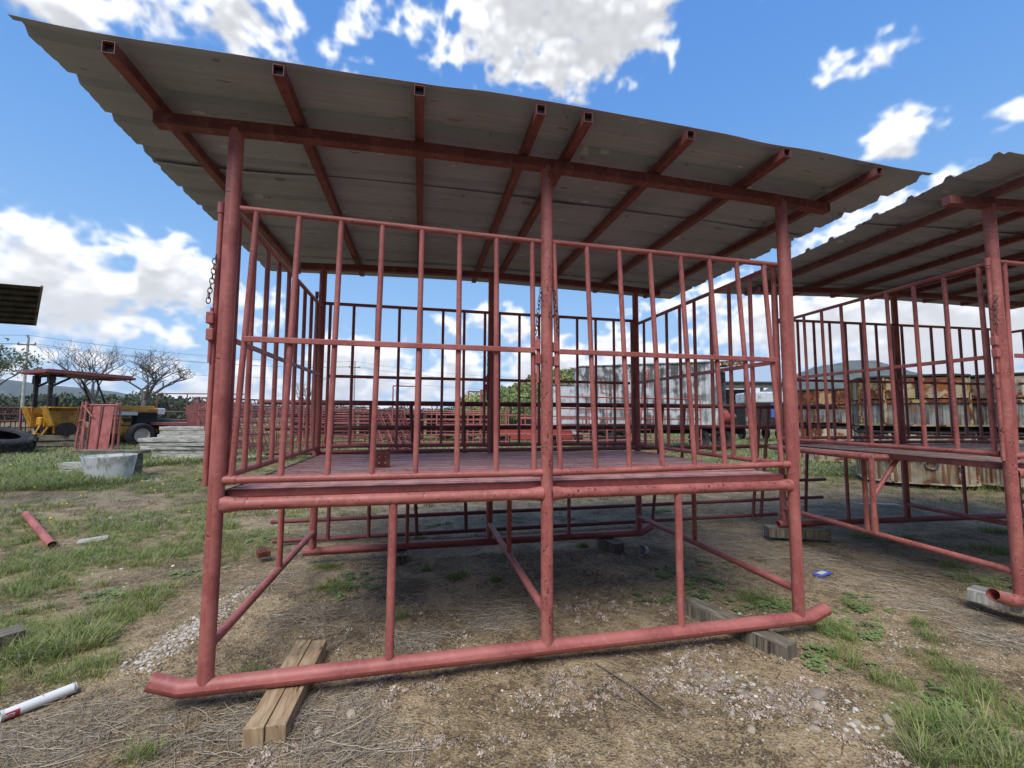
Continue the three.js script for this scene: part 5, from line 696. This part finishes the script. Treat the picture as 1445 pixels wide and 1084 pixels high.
{ // gravel, soil crumbs, stones
  const stone = (seed, flat) => { const g = new THREE.IcosahedronGeometry(1, 2), p = g.attributes.position; for (let i = 0; i < p.count; i++) { const x = p.getX(i), y = p.getY(i), z = p.getZ(i), k = 0.72 + 0.55 * fbm3(x * 1.2 + seed * 7 + 20, y * 1.2 + 20, z * 1.2 + 20, 3); p.setXYZ(i, x * k, y * k * flat, z * k * 0.82); } g.computeVertexNormals(); return g; };
  const r = rng(601), grav = [], crumb = [];
  const run = (x0, z0, x1, z1, w, n, s0, s1) => { for (let i = 0; i < n; i++) { const t = r(), a = r() * 6.283, d = w * Math.pow(r(), 0.8); grav.push([mix(x0, x1, t) + Math.cos(a) * d, mix(z0, z1, t) + Math.sin(a) * d, s0 + r() * r() * (s1 - s0), 0.002, 0.4]); } };
  run(-0.62, -0.6, -0.5, -1.35, 0.15, 620, 0.007, 0.02); run(-0.5, -1.35, -0.42, -1.8, 0.16, 200, 0.006, 0.018); run(-3.6, -5.2, -2.8, -5.0, 0.3, 160, 0.01, 0.03); run(-1.5, -5.4, -0.9, -5.6, 0.35, 260, 0.01, 0.03); run(-5.2, -8.6, -4.6, -8.4, 0.35, 160, 0.014, 0.035); run(-3.4, -3.2, -1.4, -2.4, 0.5, 70, 0.008, 0.022); run(-6.5, -5.5, -5.0, -5.4, 0.4, 160, 0.012, 0.035);
  run(2.7, 0.35, 3.6, 0.85, 0.3, 330, 0.004, 0.022); run(1.2, 0.2, 3.2, 0.9, 0.5, 160, 0.003, 0.012); run(4.4, -0.1, 4.8, 0.3, 0.3, 120, 0.004, 0.014);
  for (let i = 0; i < 26000; i++) { const x = -1.6 + r() * 7, z = -2.4 + r() * 4.0; if (fbm2(x * 2 + 3, z * 2 + 40, 3) > 0.42) crumb.push([x, z, 0.0025 + r() * r() * r() * 0.014, 0.001, 0.5]); }
  const m = std({ color: new THREE.Color(1, 1, 1), roughness: 0.95 });
  scatter('gravel', 'small whitish flat gravel spilled on the soil', 'gravel', [stone(1, 0.42), stone(2, 0.5)], m, grav, 14, [[0.5, 0.46, 0.39], [0.42, 0.37, 0.3], [0.58, 0.55, 0.48], [0.36, 0.32, 0.26]]);
  scatter('soil_crumbs', 'loose crumbs of tan soil on the ground', 'soil', [stone(3, 0.7)], m, crumb, 15, [[0.3, 0.24, 0.165], [0.36, 0.29, 0.2], [0.24, 0.19, 0.13], [0.42, 0.35, 0.26]]);
  const mats = [std({ color: new THREE.Color(0.46, 0.4, 0.32), roughness: 0.95, bumpMap: T.soilBump, bumpScale: 0.006 }), std({ color: new THREE.Color(0.4, 0.33, 0.25), roughness: 0.95 })], sg = [stone(5, 0.55), stone(6, 0.6), stone(7, 0.5)];
  [[3.42, 0.62, 0.05, 0], [3.07, 0.33, 0.03, 0], [2.95, 0.28, 0.028, 0], [3.2, 0.5, 0.03, 1], [3.3, 0.72, 0.036, 1], [3.02, 0.52, 0.024, 0], [2.6, 0.55, 0.02, 0], [2.2, 0.86, 0.022, 0], [3.6, 0.86, 0.036, 1], [3.15, 0.84, 0.03, 1], [0.65, 0.28, 0.026, 1], [0.8, 0.2, 0.03, 1], [-0.15, 0.02, 0.026, 0], [4.3, 0.35, 0.022, 0], [3.7, 0.3, 0.024, 0], [2.85, 0.75, 0.026, 1], [0.72, -1.0, 0.02, 0], [-0.8, -2.1, 0.03, 0]].forEach(([x, z, s, k], i) => { const o = new THREE.Mesh(sg[i % 3], mats[k]); o.name = numbered('stone'); o.position.set(x, gh(x, z) + s * 0.22, z); o.rotation.set(0.2 * (i % 3), i * 1.3, 0.15); o.scale.setScalar(s); o.castShadow = o.receiveShadow = true; scene.add(o); tag(o, 'pale lumpy stone lying loose on the soil around the nearest shed', 'stone', 'loose pale stones'); });
}

[[2.28, 0.05, 2.5, 0.52, 'long thin dark twig lying on bare soil in front of the skid'], [2.18, 0.3, 2.14, 0.62, 'short bent pale twig beside the long dark twig']].forEach(([x0, z0, x1, z1, label], i) => { const pts = []; for (let k = 0; k <= 5; k++) { const t = k / 5, x = mix(x0, x1, t) + Math.sin(t * 4 + i) * 0.012, z = mix(z0, z1, t); pts.push(V(x, gh(x, z) + 0.008 + 0.008 * Math.sin(t * 3.1), z)); } tag(obj('twig', new THREE.TubeGeometry(new THREE.CatmullRomCurve3(pts), 14, i ? 0.003 : 0.0042, 5), i ? M.woodGrey : M.bark), label, 'twig'); });

renderer.render(scene, camera);
